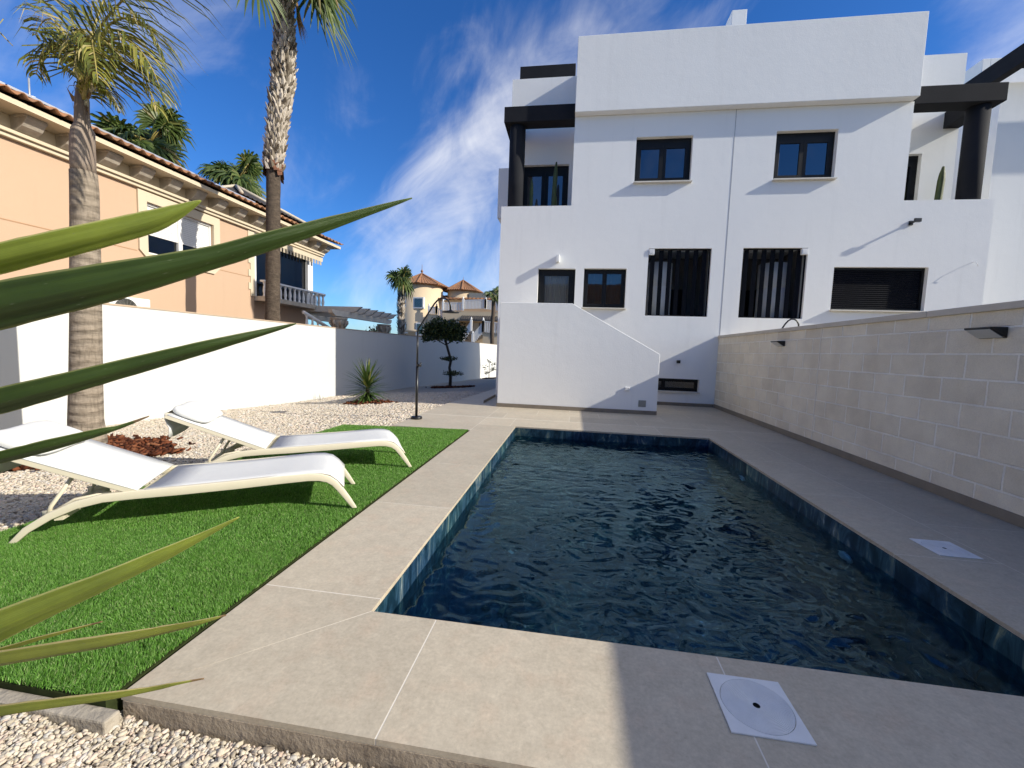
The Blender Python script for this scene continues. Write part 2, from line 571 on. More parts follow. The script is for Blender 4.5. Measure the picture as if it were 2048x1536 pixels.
M['trunkbrown'] = surf('brown_trunk', (0.13, 0.10, 0.075), (0.065, 0.05, 0.038), 9, 0.95, 22, 1.0, 0.03, 0.2, stretch=(1, 1, 2.5), detail=8)
M['boots'] = island_mat('palm_leaf_bases', [(0, (0.08, 0.06, 0.042)), (0.35, (0.26, 0.22, 0.165)), (0.7, (0.50, 0.43, 0.35)), (1, (0.62, 0.55, 0.46))], 0.9, spec=0.15)
M['rust'] = surf('rust_fibre', (0.20, 0.085, 0.045), (0.11, 0.05, 0.03), 9, 0.95, 30, 0.8, 0.02)
M['bark'] = surf('dark_bark', (0.055, 0.045, 0.035), (0.03, 0.025, 0.02), 12, 0.95, 40, 0.8, 0.01)
M['topiary'] = island_mat('topiary_leaf', [(0, (0.016, 0.030, 0.008)), (0.5, (0.038, 0.060, 0.015)), (0.8, (0.085, 0.115, 0.028)), (1, (0.17, 0.19, 0.06))], 0.4, 0.15, (1.1, 1.1, 0.6))
M['yuccaleaf'] = island_mat('yucca_leaf', [(0, (0.030, 0.060, 0.014)), (0.5, (0.058, 0.105, 0.022)), (0.9, (0.11, 0.16, 0.04)), (1, (0.30, 0.27, 0.10))], 0.42, 0.2, (1.1, 1.2, 0.5))
M['shrub'] = island_mat('shrub_leaf', [(0, (0.06, 0.08, 0.03)), (0.6, (0.11, 0.13, 0.05)), (1, (0.24, 0.22, 0.10))], 0.5, 0.25)
M['bushyellow'] = island_mat('yellow_green_bush', [(0, (0.09, 0.10, 0.025)), (0.6, (0.16, 0.16, 0.045)), (1, (0.26, 0.23, 0.08))], 0.5, 0.25)
M['straw'] = island_mat('grey_grass_blade', [(0, (0.30, 0.31, 0.30)), (1, (0.45, 0.45, 0.43))], 0.7, 0.2)


def mat_trunkgrey():
    m, nt, b = new_mat('ringed_grey_trunk')
    v = coords(nt)
    w = N(nt, 'ShaderNodeTexWave', wave_type='BANDS', bands_direction='Z')
    w.inputs['Scale'].default_value = 2.6
    w.inputs['Distortion'].default_value = 5.0
    w.inputs['Detail'].default_value = 4
    w.inputs['Detail Scale'].default_value = 1.2
    nt.links.new(v, w.inputs['Vector'])
    st = noise_tex(nt, coords(nt, (7, 7, 1.0)), 5, 7, 0.7)
    st2 = noise_tex(nt, coords(nt, (1, 1, 6)), 6, 6, 0.65)
    c = ramp_node(nt, st, [(0.3, (0.33, 0.28, 0.225)), (0.55, (0.25, 0.21, 0.165)), (0.75, (0.12, 0.10, 0.08))])
    c = mixc(nt, 0.3, c, ramp_node(nt, w.outputs[1], [(0.0, (0.6, 0.6, 0.6)), (0.25, (1, 1, 1)), (1.0, (1.12, 1.1, 1.08))]), 'MULTIPLY')
    c = mixc(nt, 0.6, c, ramp_node(nt, st2, [(0.35, (1.25, 1.22, 1.2)), (0.65, (0.72, 0.7, 0.68))]), 'MULTIPLY')
    nt.links.new(c, b.inputs['Base Color'])
    b.inputs['Roughness'].default_value = 0.95
    b.inputs['Specular IOR Level'].default_value = 0.15
    a = N(nt, 'ShaderNodeMath', operation='ADD')
    nt.links.new(w.outputs[1], a.inputs[0])
    nt.links.new(st2, a.inputs[1])
    bump(nt, b, a.outputs[0], 0.8, 0.02)
    return m


M['trunkgrey'] = mat_trunkgrey()


def mat_bigleaf(name, green, pale, transl, rough=0.38):
    """long leaf with UV: u along the leaf, v across: pale rim, brown tip"""
    m, nt, b = new_mat(name)
    uv = N(nt, 'ShaderNodeUVMap')
    s = N(nt, 'ShaderNodeSeparateXYZ')
    nt.links.new(uv.outputs[0], s.inputs[0])
    mp = N(nt, 'ShaderNodeMapping')
    mp.inputs['Scale'].default_value = (1.2, 60, 1)
    nt.links.new(uv.outputs[0], mp.inputs[0])
    fib = noise_tex(nt, mp.outputs[0], 3, 6, 0.6)
    c = ramp_node(nt, fib, [(0.3, tuple(g * .8 for g in green)), (0.7, tuple(g * 1.4 for g in green))])
    blot = noise_tex(nt, coords(nt), 9, 5, 0.6)
    c = mixc(nt, 0.5, c, ramp_node(nt, blot, [(0.35, (0.75, 0.8, 0.7)), (0.7, (1.3, 1.25, 1.0))]), 'MULTIPLY')
    # small pale scars
    vo = N(nt, 'ShaderNodeTexVoronoi')
    vo.inputs['Scale'].default_value = 1.0
    vo.inputs['Randomness'].default_value = 1.0
    mp2 = N(nt, 'ShaderNodeMapping')
    mp2.inputs['Scale'].default_value = (26, 7, 1)
    nt.links.new(uv.outputs[0], mp2.inputs[0])
    nt.links.new(mp2.outputs[0], vo.inputs['Vector'])
    sc = ramp_node(nt, vo.outputs['Distance'], [(0.0, (1, 1, 1)), (0.10, (0, 0, 0))])
    ed = N(nt, 'ShaderNodeMath', operation='SUBTRACT')
    nt.links.new(s.outputs[1], ed.inputs[0])
    ed.inputs[1].default_value = 0.5
    ab = N(nt, 'ShaderNodeMath', operation='ABSOLUTE')
    nt.links.new(ed.outputs[0], ab.inputs[0])
    rim = ramp_node(nt, ab.outputs[0], [(0.445, (0, 0, 0)), (0.472, (1, 1, 1))])
    c = mixc(nt, rim, c, pale)
    c = mixc(nt, sc, c, (0.30, 0.33, 0.22))
    nz = N(nt, 'ShaderNodeMath', operation='MULTIPLY_ADD')
    nt.links.new(blot, nz.inputs[0])
    nz.inputs[1].default_value = 0.03
    nt.links.new(s.outputs[0], nz.inputs[2])
    tip = ramp_node(nt, nz.outputs[0], [(0.985, (0, 0, 0)), (1.0, (1, 1, 1))])
    c = mixc(nt, tip, c, (0.30, 0.20, 0.11))
    nt.links.new(c, b.inputs['Base Color'])
    b.inputs['Roughness'].default_value = rough
    b.inputs['Specular IOR Level'].default_value = 0.5
    bump(nt, b, fib, 0.5, 0.004)
    t = N(nt, 'ShaderNodeBsdfTranslucent')
    nt.links.new(mixc(nt, 1.0, c, (1.5, 1.5, 0.5), 'MULTIPLY'), t.inputs[0])
    ms = N(nt, 'ShaderNodeMixShader')
    ms.inputs[0].default_value = transl
    nt.links.new(b.outputs[0], ms.inputs[1])
    nt.links.new(t.outputs[0], ms.inputs[2])
    nt.links.new(ms.outputs[0], nt.nodes['Material Output'].inputs[0])
    return m


M['bigleaf'] = mat_bigleaf('large_yucca_leaf', (0.060, 0.105, 0.018), (0.30, 0.32, 0.11), 0.25)
M['brightleaf'] = mat_bigleaf('sunlit_yucca_leaf', (0.34, 0.40, 0.085), (0.68, 0.66, 0.30), 0.45)  # lighter copy of the leaf, sunlight on and through it put into the colour
M['midleaf'] = mat_bigleaf('yellowing_yucca_leaf', (0.30, 0.33, 0.07), (0.66, 0.56, 0.30), 0.42)


# ------------------------------------------------------------------ mesh helpers
class MB:
    def __init__(self):
        self.v = []
        self.f = []

    def add(self, vs, fs):
        o = len(self.v)
        self.v += [tuple(p) for p in vs]
        self.f += [tuple(i + o for i in f) for f in fs]

    def box(self, x0, x1, y0, y1, z0, z1):
        if x0 > x1: x0, x1 = x1, x0
        if y0 > y1: y0, y1 = y1, y0
        if z0 > z1: z0, z1 = z1, z0
        self.add([(x0, y0, z0), (x1, y0, z0), (x1, y1, z0), (x0, y1, z0), (x0, y0, z1), (x1, y0, z1), (x1, y1, z1), (x0, y1, z1)],
                 [(0, 3, 2, 1), (4, 5, 6, 7), (0, 1, 5, 4), (1, 2, 6, 5), (2, 3, 7, 6), (3, 0, 4, 7)])
        return self

    def obox(self, c, ax, ay, az):
        """box from centre and three half-axis vectors"""
        c, ax, ay, az = Vector(c), Vector(ax), Vector(ay), Vector(az)
        vs = [c + sx * ax + sy * ay + sz * az for sz in (-1, 1) for sx, sy in ((-1, -1), (1, -1), (1, 1), (-1, 1))]
        self.add(vs, [(0, 3, 2, 1), (4, 5, 6, 7), (0, 1, 5, 4), (1, 2, 6, 5), (2, 3, 7, 6), (3, 0, 4, 7)])
        return self

    def prism(self, poly, axis, a, b):
        """poly in the two other axes (cyclic order), extruded along axis from a to b"""
        def mk(p, t):
            if axis == 'z': return (p[0], p[1], t)
            if axis == 'y': return (p[0], t, p[1])
            return (t, p[0], p[1])
        n = len(poly)
        vs = [mk(p, a) for p in poly] + [mk(p, b) for p in poly]
        area = sum(poly[i][0] * poly[(i + 1) % n][1] - poly[(i + 1) % n][0] * poly[i][1] for i in range(n))
        fl = (area > 0) == (b > a)
        if axis == 'y': fl = not fl
        bot = tuple(range(n - 1, -1, -1)); top = tuple(range(n, 2 * n))
        sides = [(i, (i + 1) % n, (i + 1) % n + n, i + n) for i in range(n)]
        fs = [bot, top] + sides
        if not fl: fs = [tuple(reversed(f)) for f in fs]
        self.add(vs, fs)
        return self

    def tube(self, pts, rad, n=8, cap=True, squash=None):
        pts = [Vector(p) for p in pts]
        if isinstance(rad, (int, float)): rad = [rad] * len(pts)
        rad = [float(q) for q in rad]
        rings = []
        prev = None
        for i, p in enumerate(pts):
            t = (pts[min(i + 1, len(pts) - 1)] - pts[max(i - 1, 0)]).normalized()
            if prev is None:
                u = t.cross(Vector((0, 0, 1)))
                if u.length < 1e-3: u = Vector((1, 0, 0))
                u.normalize()
            else:
                u = (prev - t * prev.dot(t)).normalized()
            prev = u
            w = t.cross(u)
            rings.append([p + rad[i] * (math.cos(2 * math.pi * k / n) * u + math.sin(2 * math.pi * k / n) * w) for k in range(n)])
        vs = [q for r_ in rings for q in r_]
        fs = []
        for i in range(len(pts) - 1):
            for k in range(n):
                a = i * n + k; b = i * n + (k + 1) % n
                fs.append((a, b, b + n, a + n))
        if cap:
            fs.append(tuple(range(n - 1, -1, -1)))
            fs.append(tuple(range((len(pts) - 1) * n, len(pts) * n)))
        self.add(vs, fs)
        return self

    def lathe(self, c, prof, n=12, cap=True):
        """prof: list of (radius, z)"""
        vs = []
        for r_, z in prof:
            for k in range(n):
                a = 2 * math.pi * k / n
                vs.append((c[0] + r_ * math.cos(a), c[1] + r_ * math.sin(a), c[2] + z))
        fs = []
        for i in range(len(prof) - 1):
            for k in range(n):
                a = i * n + k; b = i * n + (k + 1) % n
                fs.append((a, b, b + n, a + n))
        if cap:
            fs.append(tuple(range(n - 1, -1, -1)))
            fs.append(tuple(range((len(prof) - 1) * n, len(prof) * n)))
        self.add(vs, fs)
        return self

    def build(self, name, mat, parent=None, smooth=False, bevel=0, label=None, local=False):
        me = bpy.data.meshes.new(name)
        org = Vector((0, 0, 0))
        if parent is not None and not local:
            q = parent
            while q.parent is not None: q = q.parent
            org = q.location.copy()
        me.from_pydata([(x - org.x, y - org.y, z - org.z) for x, y, z in self.v], [], self.f)
        me.update()
        if smooth:
            me.shade_smooth()
        o = bpy.data.objects.new(name, me)
        COL.objects.link(o)
        me.materials.append(mat)
        if parent is not None: o.parent = parent
        if bevel:
            b = o.modifiers.new('bevel', 'BEVEL')
            b.width = bevel
            b.segments = 2
            b.limit_method = 'ANGLE'
            b.angle_limit = R(40)
        if label: o['label'] = label
        return o


def tag(o, label=None, cat=None, group=None, kind=None):
    if label: o['label'] = label
    if cat: o['category'] = cat
    if group: o['group'] = group
    if kind: o['kind'] = kind
    return o


def thing(name, label, cat, loc=(0, 0, 0), rotz=0.0, group=None):
    o = bpy.data.objects.new(name, None)
    COL.objects.link(o)
    o.location = loc
    o.rotation_euler = (0, 0, rotz)
    o.empty_display_size = 0.2
    return tag(o, label, cat, group)


def copy_tree(o, parent=None):
    c = o.copy()
    COL.objects.link(c)
    c.parent = parent
    for ch in o.children: copy_tree(ch, c)
    return c


def grid_wall(mb, rects, holes, plane, w0, w1, extra_u=(), extra_v=()):
    """wall made of the union of rects minus holes; u,v in the wall plane, w0 outer face, w1 inner face"""
    us = sorted({round(a, 5) for r_ in rects + holes for a in (r_[0], r_[1])} | set(extra_u))
    vs = sorted({round(a, 5) for r_ in rects + holes for a in (r_[2], r_[3])} | set(extra_v))

    def inside(u, v):
        return any(r_[0] < u < r_[1] and r_[2] < v < r_[3] for r_ in rects) and not any(h[0] < u < h[1] and h[2] < v < h[3] for h in holes)

    def P(u, v, w):
        return (u, w, v) if plane == 'y' else (w, u, v)
    fill = {}
    for i in range(len(us) - 1):
        for j in range(len(vs) - 1):
            fill[i, j] = inside((us[i] + us[i + 1]) / 2, (vs[j] + vs[j + 1]) / 2)
    idx = {}
    V, F = [], []

    def vid(i, j, k):
        key = (i, j, k)
        if key not in idx:
            idx[key] = len(V)
            V.append(P(us[i], vs[j], (w0, w1)[k]))
        return idx[key]
    fl = (plane == 'y') == (w0 < w1)
    def q(a, b, c, d):
        F.append((a, b, c, d) if fl else (d, c, b, a))
    for (i, j), ok in fill.items():
        if not ok: continue
        q(vid(i, j, 0), vid(i + 1, j, 0), vid(i + 1, j + 1, 0), vid(i, j + 1, 0))
        q(vid(i, j, 1), vid(i, j + 1, 1), vid(i + 1, j + 1, 1), vid(i + 1, j, 1))
        if not fill.get((i - 1, j)): q(vid(i, j, 0), vid(i, j + 1, 0), vid(i, j + 1, 1), vid(i, j, 1))
        if not fill.get((i + 1, j)): q(vid(i + 1, j, 0), vid(i + 1, j, 1), vid(i + 1, j + 1, 1), vid(i + 1, j + 1, 0))
        if not fill.get((i, j - 1)): q(vid(i, j, 0), vid(i, j, 1), vid(i + 1, j, 1), vid(i + 1, j, 0))
        if not fill.get((i, j + 1)): q(vid(i, j + 1, 0), vid(i + 1, j + 1, 0), vid(i + 1, j + 1, 1), vid(i, j + 1, 1))
    mb.add(V, F)
    return mb


def np_mesh(name, verts, faces, mat, smooth=False):
    me = bpy.data.meshes.new(name)
    nv, nf, k = len(verts), len(faces), faces.shape[1]
    me.vertices.add(nv)
    me.vertices.foreach_set('co', verts.astype(np.float32).ravel())
    me.loops.add(nf * k)
    me.loops.foreach_set('vertex_index', faces.astype(np.int32).ravel())
    me.polygons.add(nf)
    me.polygons.foreach_set('loop_start', np.arange(0, nf * k, k, dtype=np.int32))
    me.polygons.foreach_set('loop_total', np.full(nf, k, dtype=np.int32))
    me.update(calc_edges=True)
    me.validate()
    if smooth: me.shade_smooth()
    o = bpy.data.objects.new(name, me)
    COL.objects.link(o)
    me.materials.append(mat)
    return o


# ------------------------------------------------------------------ ground, gravel, lawn
XW = -7.5      # inner face of the white garden wall
XB = 3.7       # inner face of the block wall
YF = 11.4      # house front
PX0, PX1, PY0, PY1 = -0.92, 2.24, 1.83, 7.0   # pool opening
DX0, DY0 = -1.58, 1.2


def gz(x, y):
    if y < 1.4 and x > -3.8: return -0.042 - 0.056 * min(1, max(0, (x + 1.85) / .45))
    t = min(1, max(0, (-3.6 - x) / 3.9))
    e = -0.045 - 0.03 * max(0, y - 9.4)
    w = -0.14 - 0.033 * max(0, y - 5.0)
    return e * (1 - t) + w * t + 0.02 * math.sin(x * 1.7 + 1) * math.sin(y * 1.1)


def ongravel(px, py):
    p = onz(px, py, -0.1)
    for _ in range(12):
        p = onz(px, py, gz(p.x, p.y))
    return p


mb = MB()
mb.add([(-400, -400, -1.6), (400, -400, -1.6), (400, 600, -1.6), (-400, 600, -1.6)], [(0, 1, 2, 3)])
tag(mb.build('ground', M['earth']), kind='structure')

mb = MB()
xs = np.arange(-7.6, 5.01, 0.2)
ys = np.arange(-4, 36.01, 0.25)
vi = {}
for i, x in enumerate(xs):
    for j, y in enumerate(ys):
        vi[i, j] = len(mb.v)
        mb.v.append((x, y, gz(x, y) - 0.012))
for i in range(len(xs) - 1):
    for j in range(len(ys) - 1):
        x, y = xs[i] + .1, ys[j] + .12
        if x < -3.45 or y < 1.25 or (y > 6.0 and x < -2.75):
            mb.f.append((vi[i, j], vi[i + 1, j], vi[i + 1, j + 1], vi[i, j + 1]))
tag(mb.build('gravel_bed', M['pebblebed'], smooth=True), kind='structure')

LAWN = [(-3.64, 1.17), (-1.6, 1.17), (-1.6, 6.42), (-3.64, 6.19)]


def in_lawn(x, y):
    top = 6.42 + (x + 1.6) / 2.04 * 0.23
    return (x > -3.64) & (x < -1.6) & (y > 1.17) & (y < top)


def in_pad(x, y):
    return (x > -2.93) & (y > 6.30)


def on_gravel_mask(x, y):
    kerb = (x > -3.8) & (x < -1.62) & (y > 1.108) & (y < 1.2)
    return ~in_lawn(x, y) & ~in_pad(x, y) & ((x < -3.66) | (y > 6.1) | (y < 1.112) | ((y < 1.19) & (x > -1.58))) & ~kerb & (x > XW + 0.02) & ((x < -2.9) | (y < 1.19))


def ico(sub):
    bm = bmesh.new()
    bmesh.ops.create_icosphere(bm, subdivisions=sub, radius=1)
    v = np.array([p.co[:] for p in bm.verts])
    f = np.array([[q.index for q in p.verts] for p in bm.faces])
    bm.free()
    return v, f


gz_v = np.vectorize(gz)


def pebbles(name, pts, size, sub, flat=(0.45, 0.8)):
    bv, bf = ico(sub)
    n = len(pts)
    if n == 0: return
    # a few lumpy prototypes
    protos = []
    for k in range(14):
        d = np.array([noise.noise(Vector(tuple(p * 1.1)) + Vector((k * 7.3, 0, 0))) for p in bv])
        protos.append(bv * (1 + 0.55 * d)[:, None])
    protos = np.array(protos)
    pid = RNG.integers(0, 14, n)
    V = protos[pid]
    s = size * RNG.lognormal(0, 0.28, n)
    sx = s * RNG.uniform(0.85, 1.45, n); sy = s * RNG.uniform(0.6, 0.95, n); sz = s * RNG.uniform(flat[0], flat[1], n)
    V = V * np.stack([sx, sy, sz], 1)[:, None, :]
    a = RNG.uniform(0, 2 * np.pi, n); tl = RNG.normal(0, 0.5, n)
    c, s_ = np.cos(tl), np.sin(tl)
    y = V[..., 1] * c[:, None] - V[..., 2] * s_[:, None]; z = V[..., 1] * s_[:, None] + V[..., 2] * c[:, None]
    V = np.stack([V[..., 0], y, z], -1)
    c, s_ = np.cos(a), np.sin(a)
    x = V[..., 0] * c[:, None] - V[..., 1] * s_[:, None]; y = V[..., 0] * s_[:, None] + V[..., 1] * c[:, None]
    V = np.stack([x, y, V[..., 2]], -1) + pts[:, None, :]
    F = bf[None] + (np.arange(n) * len(bv))[:, None, None]
    o = np_mesh(name, V.reshape(-1, 3), F.reshape(-1, 3), M['pebble'], True)
    return tag(o, kind='stuff')


def jitter(x0, x1, y0, y1, step, zj):
    gx, gy = np.meshgrid(np.arange(x0, x1, step), np.arange(y0, y1, step))
    gx = gx.ravel() + RNG.uniform(-.6, .6, gx.size) * step
    gy = gy.ravel() + RNG.uniform(-.6, .6, gy.size) * step
    k = on_gravel_mask(gx, gy)
    gx, gy = gx[k], gy[k]
    return np.stack([gx, gy, gz_v(gx, gy) + RNG.uniform(-.004, zj, gx.size)], 1)


near = jitter(-2.7, 0.5, 0.55, 1.25, 0.0086, 0.013)
pebbles('near_pebbles', near, 0.0072, 2)
mid = jitter(XW, -2.9, 0.6, 6.0, 0.0175, 0.010)
pebbles('garden_pebbles', mid, 0.0122, 1)
far = jitter(XW, -2.85, 6.0, 14.0, 0.028, 0.010)
pebbles('distant_pebbles', far, 0.0185, 1)

mb = MB()
mb.prism(LAWN, 'z', -0.16, -0.004)
tag(mb.build('lawn_base', M['grassbase']), kind='structure')


def blades(name, x0, x1, y0, y1, n, h, w):
    x = RNG.uniform(x0, x1, n); y = RNG.uniform(y0, y1, n)
    edge = RNG.normal(0, 0.006, n)
    k = in_lawn(x + edge, y + edge)
    x, y = x[k], y[k]
    n = len(x)
    a = RNG.uniform(0, 2 * np.pi, n)
    ln = h * RNG.uniform(0.2, 0.95, n)
    clump = np.array([noise.noise(Vector((px * 2.2, py * 2.2, 3))) for px, py in zip(x, y)])
    hh = h * RNG.uniform(0.7, 1.15, n) * (1 + 0.18 * clump)
    la = RNG.uniform(0, 2 * np.pi, n) + 0.0
    # synthetic turf leans mostly one way, in patches
    pa = 2.4 + 1.6 * clump
    mixk = RNG.random(n) < 0.55
    la = np.where(mixk, pa + RNG.normal(0, .5, n), la)
    base = np.stack([x, y, np.zeros(n)], 1)
    wv = np.stack([np.cos(a), np.sin(a), np.zeros(n)], 1) * (w * RNG.uniform(.7, 1.2, n))[:, None]
    lv = np.stack([np.cos(la), np.sin(la), np.zeros(n)], 1) * ln[:, None]
    mid_ = base + lv * 0.35; mid_[:, 2] = hh * 0.62
    tip = base + lv; tip[:, 2] = hh
    V = np.stack([base - wv, base + wv, mid_ - wv * .8, mid_ + wv * .8, tip], 1)
    o0 = np.arange(n)[:, None, None] * 5
    F = np.array([[0, 1, 3], [0, 3, 2], [2, 3, 4]])[None] + o0
    o = np_mesh(name, V.reshape(-1, 3), F.reshape(-1, 3), M['grass'], False)
    return tag(o, kind='stuff')


blades('lawn_grass', -3.64, -1.6, 1.17, 2.3, 170000, 0.019, 0.0013)
blades('lawn_grass', -3.64, -1.6, 2.3, 4.0, 140000, 0.020, 0.0017)
blades('lawn_grass', -3.64, -1.6, 4.0, 6.42, 100000, 0.021, 0.0026)

mb = MB()
mb.prism([(-3.75, 1.115), (-1.535, 1.115), (-1.535, 1.169), (-3.75, 1.169)], 'z', -0.3, -0.022)
tag(mb.build('kerb', M['kerb'], bevel=0.008), kind='structure')

# ------------------------------------------------------------------ pool deck, pool, water
G = 0.003


def tiles():
    T = []
    # near border with mitred corner
    T.append([(DX0, DY0), (PX0, PY0), (PX0, 1.93), (DX0, 1.93)])
    T.append([(DX0, DY0), (-0.59, DY0), (-0.59, PY0), (PX0, PY0)])
    for a, b in ((-0.59, 0.68), (0.68, 1.95), (1.95, 3.22), (3.22, 3.7)):
        T.append([(a, DY0), (b, DY0), (b, PY0), (a, PY0)])
    # left border
    y = 1.93
    for b in (3.19, 4.45, 5.71, PY1):
        T.append([(DX0, y), (PX0, y), (PX0, b), (DX0, b)])
        y = b
    # right border and wall strip
    y = PY0
    for b in (3.1, 4.36, 5.62, PY1):
        T.append([(PX1, y), (2.89, y), (2.89, b), (PX1, b)])
        y = b
    y = PY0
    for b in (2.5, 3.76, 5.02, 6.28, 7.0):
        T.append([(2.89, y), (3.7, y), (3.7, b), (2.89, b)])
        y = b
    # beyond the pool
    xs_ = [DX0, PX0, -0.59 + 0.1, 0.78, 2.05, 3.7]
    for a, b in ((DX0, -1.02), (-1.02, 0.25), (0.25, 1.52), (1.52, 2.79), (2.79, 3.7)):
        T.append([(a, PY1), (b, PY1), (b, 7.78), (a, 7.78)])
    for y0, y1, sh in ((7.80, 8.44, .3), (8.44, 9.08, .9), (9.08, 9.72, .3), (9.72, 10.36, .9), (10.36, 11.0, .3), (11.0, 11.4, .9)):
        x = DX0
        nx = DX0 + sh
        while x < 3.7 - 1e-6:
            nx = min(nx, 3.7)
            T.append([(x, y0), (nx, y0), (nx, y1), (x, y1)])
            x, nx = nx, nx + 1.27
    # shower pad on the left
    for y0, y1 in ((6.42, 7.1), (7.1, 7.78), (7.80, 8.6), (8.6, 9.42)):
        T.append([(-2.9, y0), (DX0, y0), (DX0, y1), (-2.9, y1)])
    return T


mb = MB()
for poly in tiles():
    cx = sum(p[0] for p in poly) / len(poly); cy = sum(p[1] for p in poly) / len(poly)
    q = []
    for x, y in poly:
        q.append((x - math.copysign(G, x - cx), y - math.copysign(G, y - cy)))
    mb.prism(q, 'z', -0.022, 0.0)
deck = mb.build('pool_deck', M['tile'])
tag(deck, kind='structure')
mb = MB()
for r_ in ((DX0 + .004, 3.7, DY0 + .004, PY0 - .004), (DX0 + .004, PX0 - .004, PY0 - .004, PY1 + .004), (PX1 + .004, 3.7, PY0 - .004, PY1 + .004),
           (DX0 + .004, 3.7, PY1 + .004, 11.4), (-2.896, DX0 + .004, 6.424, 9.416)):
    mb.box(r_[0], r_[1], r_[2], r_[3], -0.024, -0.0006)
tag(mb.build('paving_grout', M['grout']), kind='structure')
mb = MB()
mb.box(DX0 + .012, 3.9, DY0 + .0015, PY0 - .03, -0.5, -0.0245)
mb.box(DX0 + .012, PX0 - .03, PY0 - .03, PY1 + .03, -0.5, -0.0245)
mb.box(PX1 + .03, 3.69, PY0 - .03, PY1 + .03, -0.5, -0.0245)
mb.box(DX0 + .012, 3.69, PY1 + .03, 11.39, -0.5, -0.0245)
mb.box(-2.89, DX0 + .012, 6.43, 9.41, -0.5, -0.0245)
tag(mb.build('concrete_base', M['concrete']), kind='structure')

# pool basin: tiled walls and floor
mb = MB()
ZW, ZB = -0.165, -1.45


def tile_run(fix, axis, a, b, z0, z1, tl, th, face):
    z = z1
    row = 0
    while z > z0 + 1e-6:
        zn = max(z - th, z0)
        u = a
        while u < b - 1e-6:
            un = min(u + tl, b)
            d = 0.012
            g = 0.0015
            if axis == 'y':
                mb.box(fix, fix + d * face, u + g, un - g, zn + g, z - g)
            else:
                mb.box(u + g, un - g, fix, fix + d * face, zn + g, z - g)
            u = un
        z = zn
        row += 1


tile_run(PX0 - .012, 'y', PY0, PY1, ZB, -0.024, 0.62, 0.31, 1)
tile_run(PX1 + .012, 'y', PY0, PY1, ZB, -0.024, 0.62, 0.31, -1)
tile_run(PY1 + .012, 'x', PX0, PX1, ZB, -0.024, 0.62, 0.31, -1)
tile_run(PY0 - .012, 'x', PX0, PX1, ZB, -0.024, 0.62, 0.31, 1)
x = PX0
while x < PX1 - 1e-6:
    xn = min(x + .62, PX1)
    y = PY0
    while y < PY1 - 1e-6:
        yn = min(y + .31, PY1)
        mb.box(x + .0015, xn - .0015, y + .0015, yn - .0015, ZB - .02, ZB)
        y = yn
    x = xn
basin = thing('swimming_pool', 'sunken rectangular swimming pool lined with dark blue slate tiles', 'pool', ((PX0 + PX1) / 2, (PY0 + PY1) / 2, 0))
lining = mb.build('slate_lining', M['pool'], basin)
mb = MB()
mb.box(PX0 - .03, PX0 - .0125, PY0, PY1, ZB, -.026)
mb.box(PX1 + .0125, PX1 + .03, PY0, PY1, ZB, -.026)
mb.box(PX0, PX1, PY1 + .0125, PY1 + .03, ZB, -.026)
mb.box(PX0, PX1, PY0 - .03, PY0 - .0125, ZB, -.026)
mb.box(PX0 - .03, PX1 + .03, PY0 - .03, PY1 + .03, ZB - .06, ZB - .021)
shell = mb.build('pool_shell', M['blackmatte'], basin)
for yy, zz_ in ((3.55, -0.42), (5.6, -0.42)):
    m2 = MB()
    prof = [(0.0, 0), (0.085, 0), (0.085, .018), (0.05, .03), (0.0, .032)]
    vs_, fs_ = [], []
    n = 20
    for r_, d in prof:
        for k in range(n):
            a = 2 * math.pi * k / n
            vs_.append((PX1 - d - .001, yy + r_ * math.cos(a), zz_ + r_ * math.sin(a)))
    for i in range(len(prof) - 1):
        for k in range(n):
            fs_.append((i * n + k, i * n + (k + 1) % n, (i + 1) * n + (k + 1) % n, (i + 1) * n + k))
    m2.add(vs_, fs_)
    m2.build('pool_light', M['whiteplastic'], basin, True)

# water surface with real waves
nx, ny = 280, 460
gx = np.linspace(PX0 - .001, PX1 + .001, nx); gy = np.linspace(PY0 - .001, PY1 + .001, ny)


def wave(x, y):
    p = Vector((x, y, 0))
    amp = 0.55 + 0.9 * max(0, noise.noise(Vector((x * .55 + 3, y * .45, 9))) + .35)
    w = noise.noise(Vector((x * 2.3 + .8 * noise.noise(p * 1.6), y * 1.5, 1.7))) * 0.0075
    q = Vector((x * 5.4 + 1.3 * noise.noise(p * 2.2), y * 6.2 + 1.3 * noise.noise(p * 2.2 + Vector((5, 5, 5))), 4.2))
    w += noise.noise(q) * 0.0070
    q2 = Vector((x * 7.5 + y * 2.5 + noise.noise(p * 4), y * 9.5 - x * 2, 8.1))
    w += (.5 - abs(noise.noise(q2))) * 0.0085
    w += noise.noise(Vector((x * 24, y * 27 + x * 5, 2.2))) * 0.0009
    return w * amp


WV = np.array([(x, y, ZW + wave(x, y)) for y in gy for x in gx])
ii, jj = np.meshgrid(np.arange(nx - 1), np.arange(ny - 1))
a0 = (jj * nx + ii).ravel()
WF = np.stack([a0, a0 + 1, a0 + nx + 1, a0 + nx], 1)
water = np_mesh('pool_water', WV, WF, M['water'], True)
tag(water, kind='structure')
try:
    water.cycles.is_caustics_caster = True
    lining.cycles.is_caustics_receiver = True
except Exception:
    pass


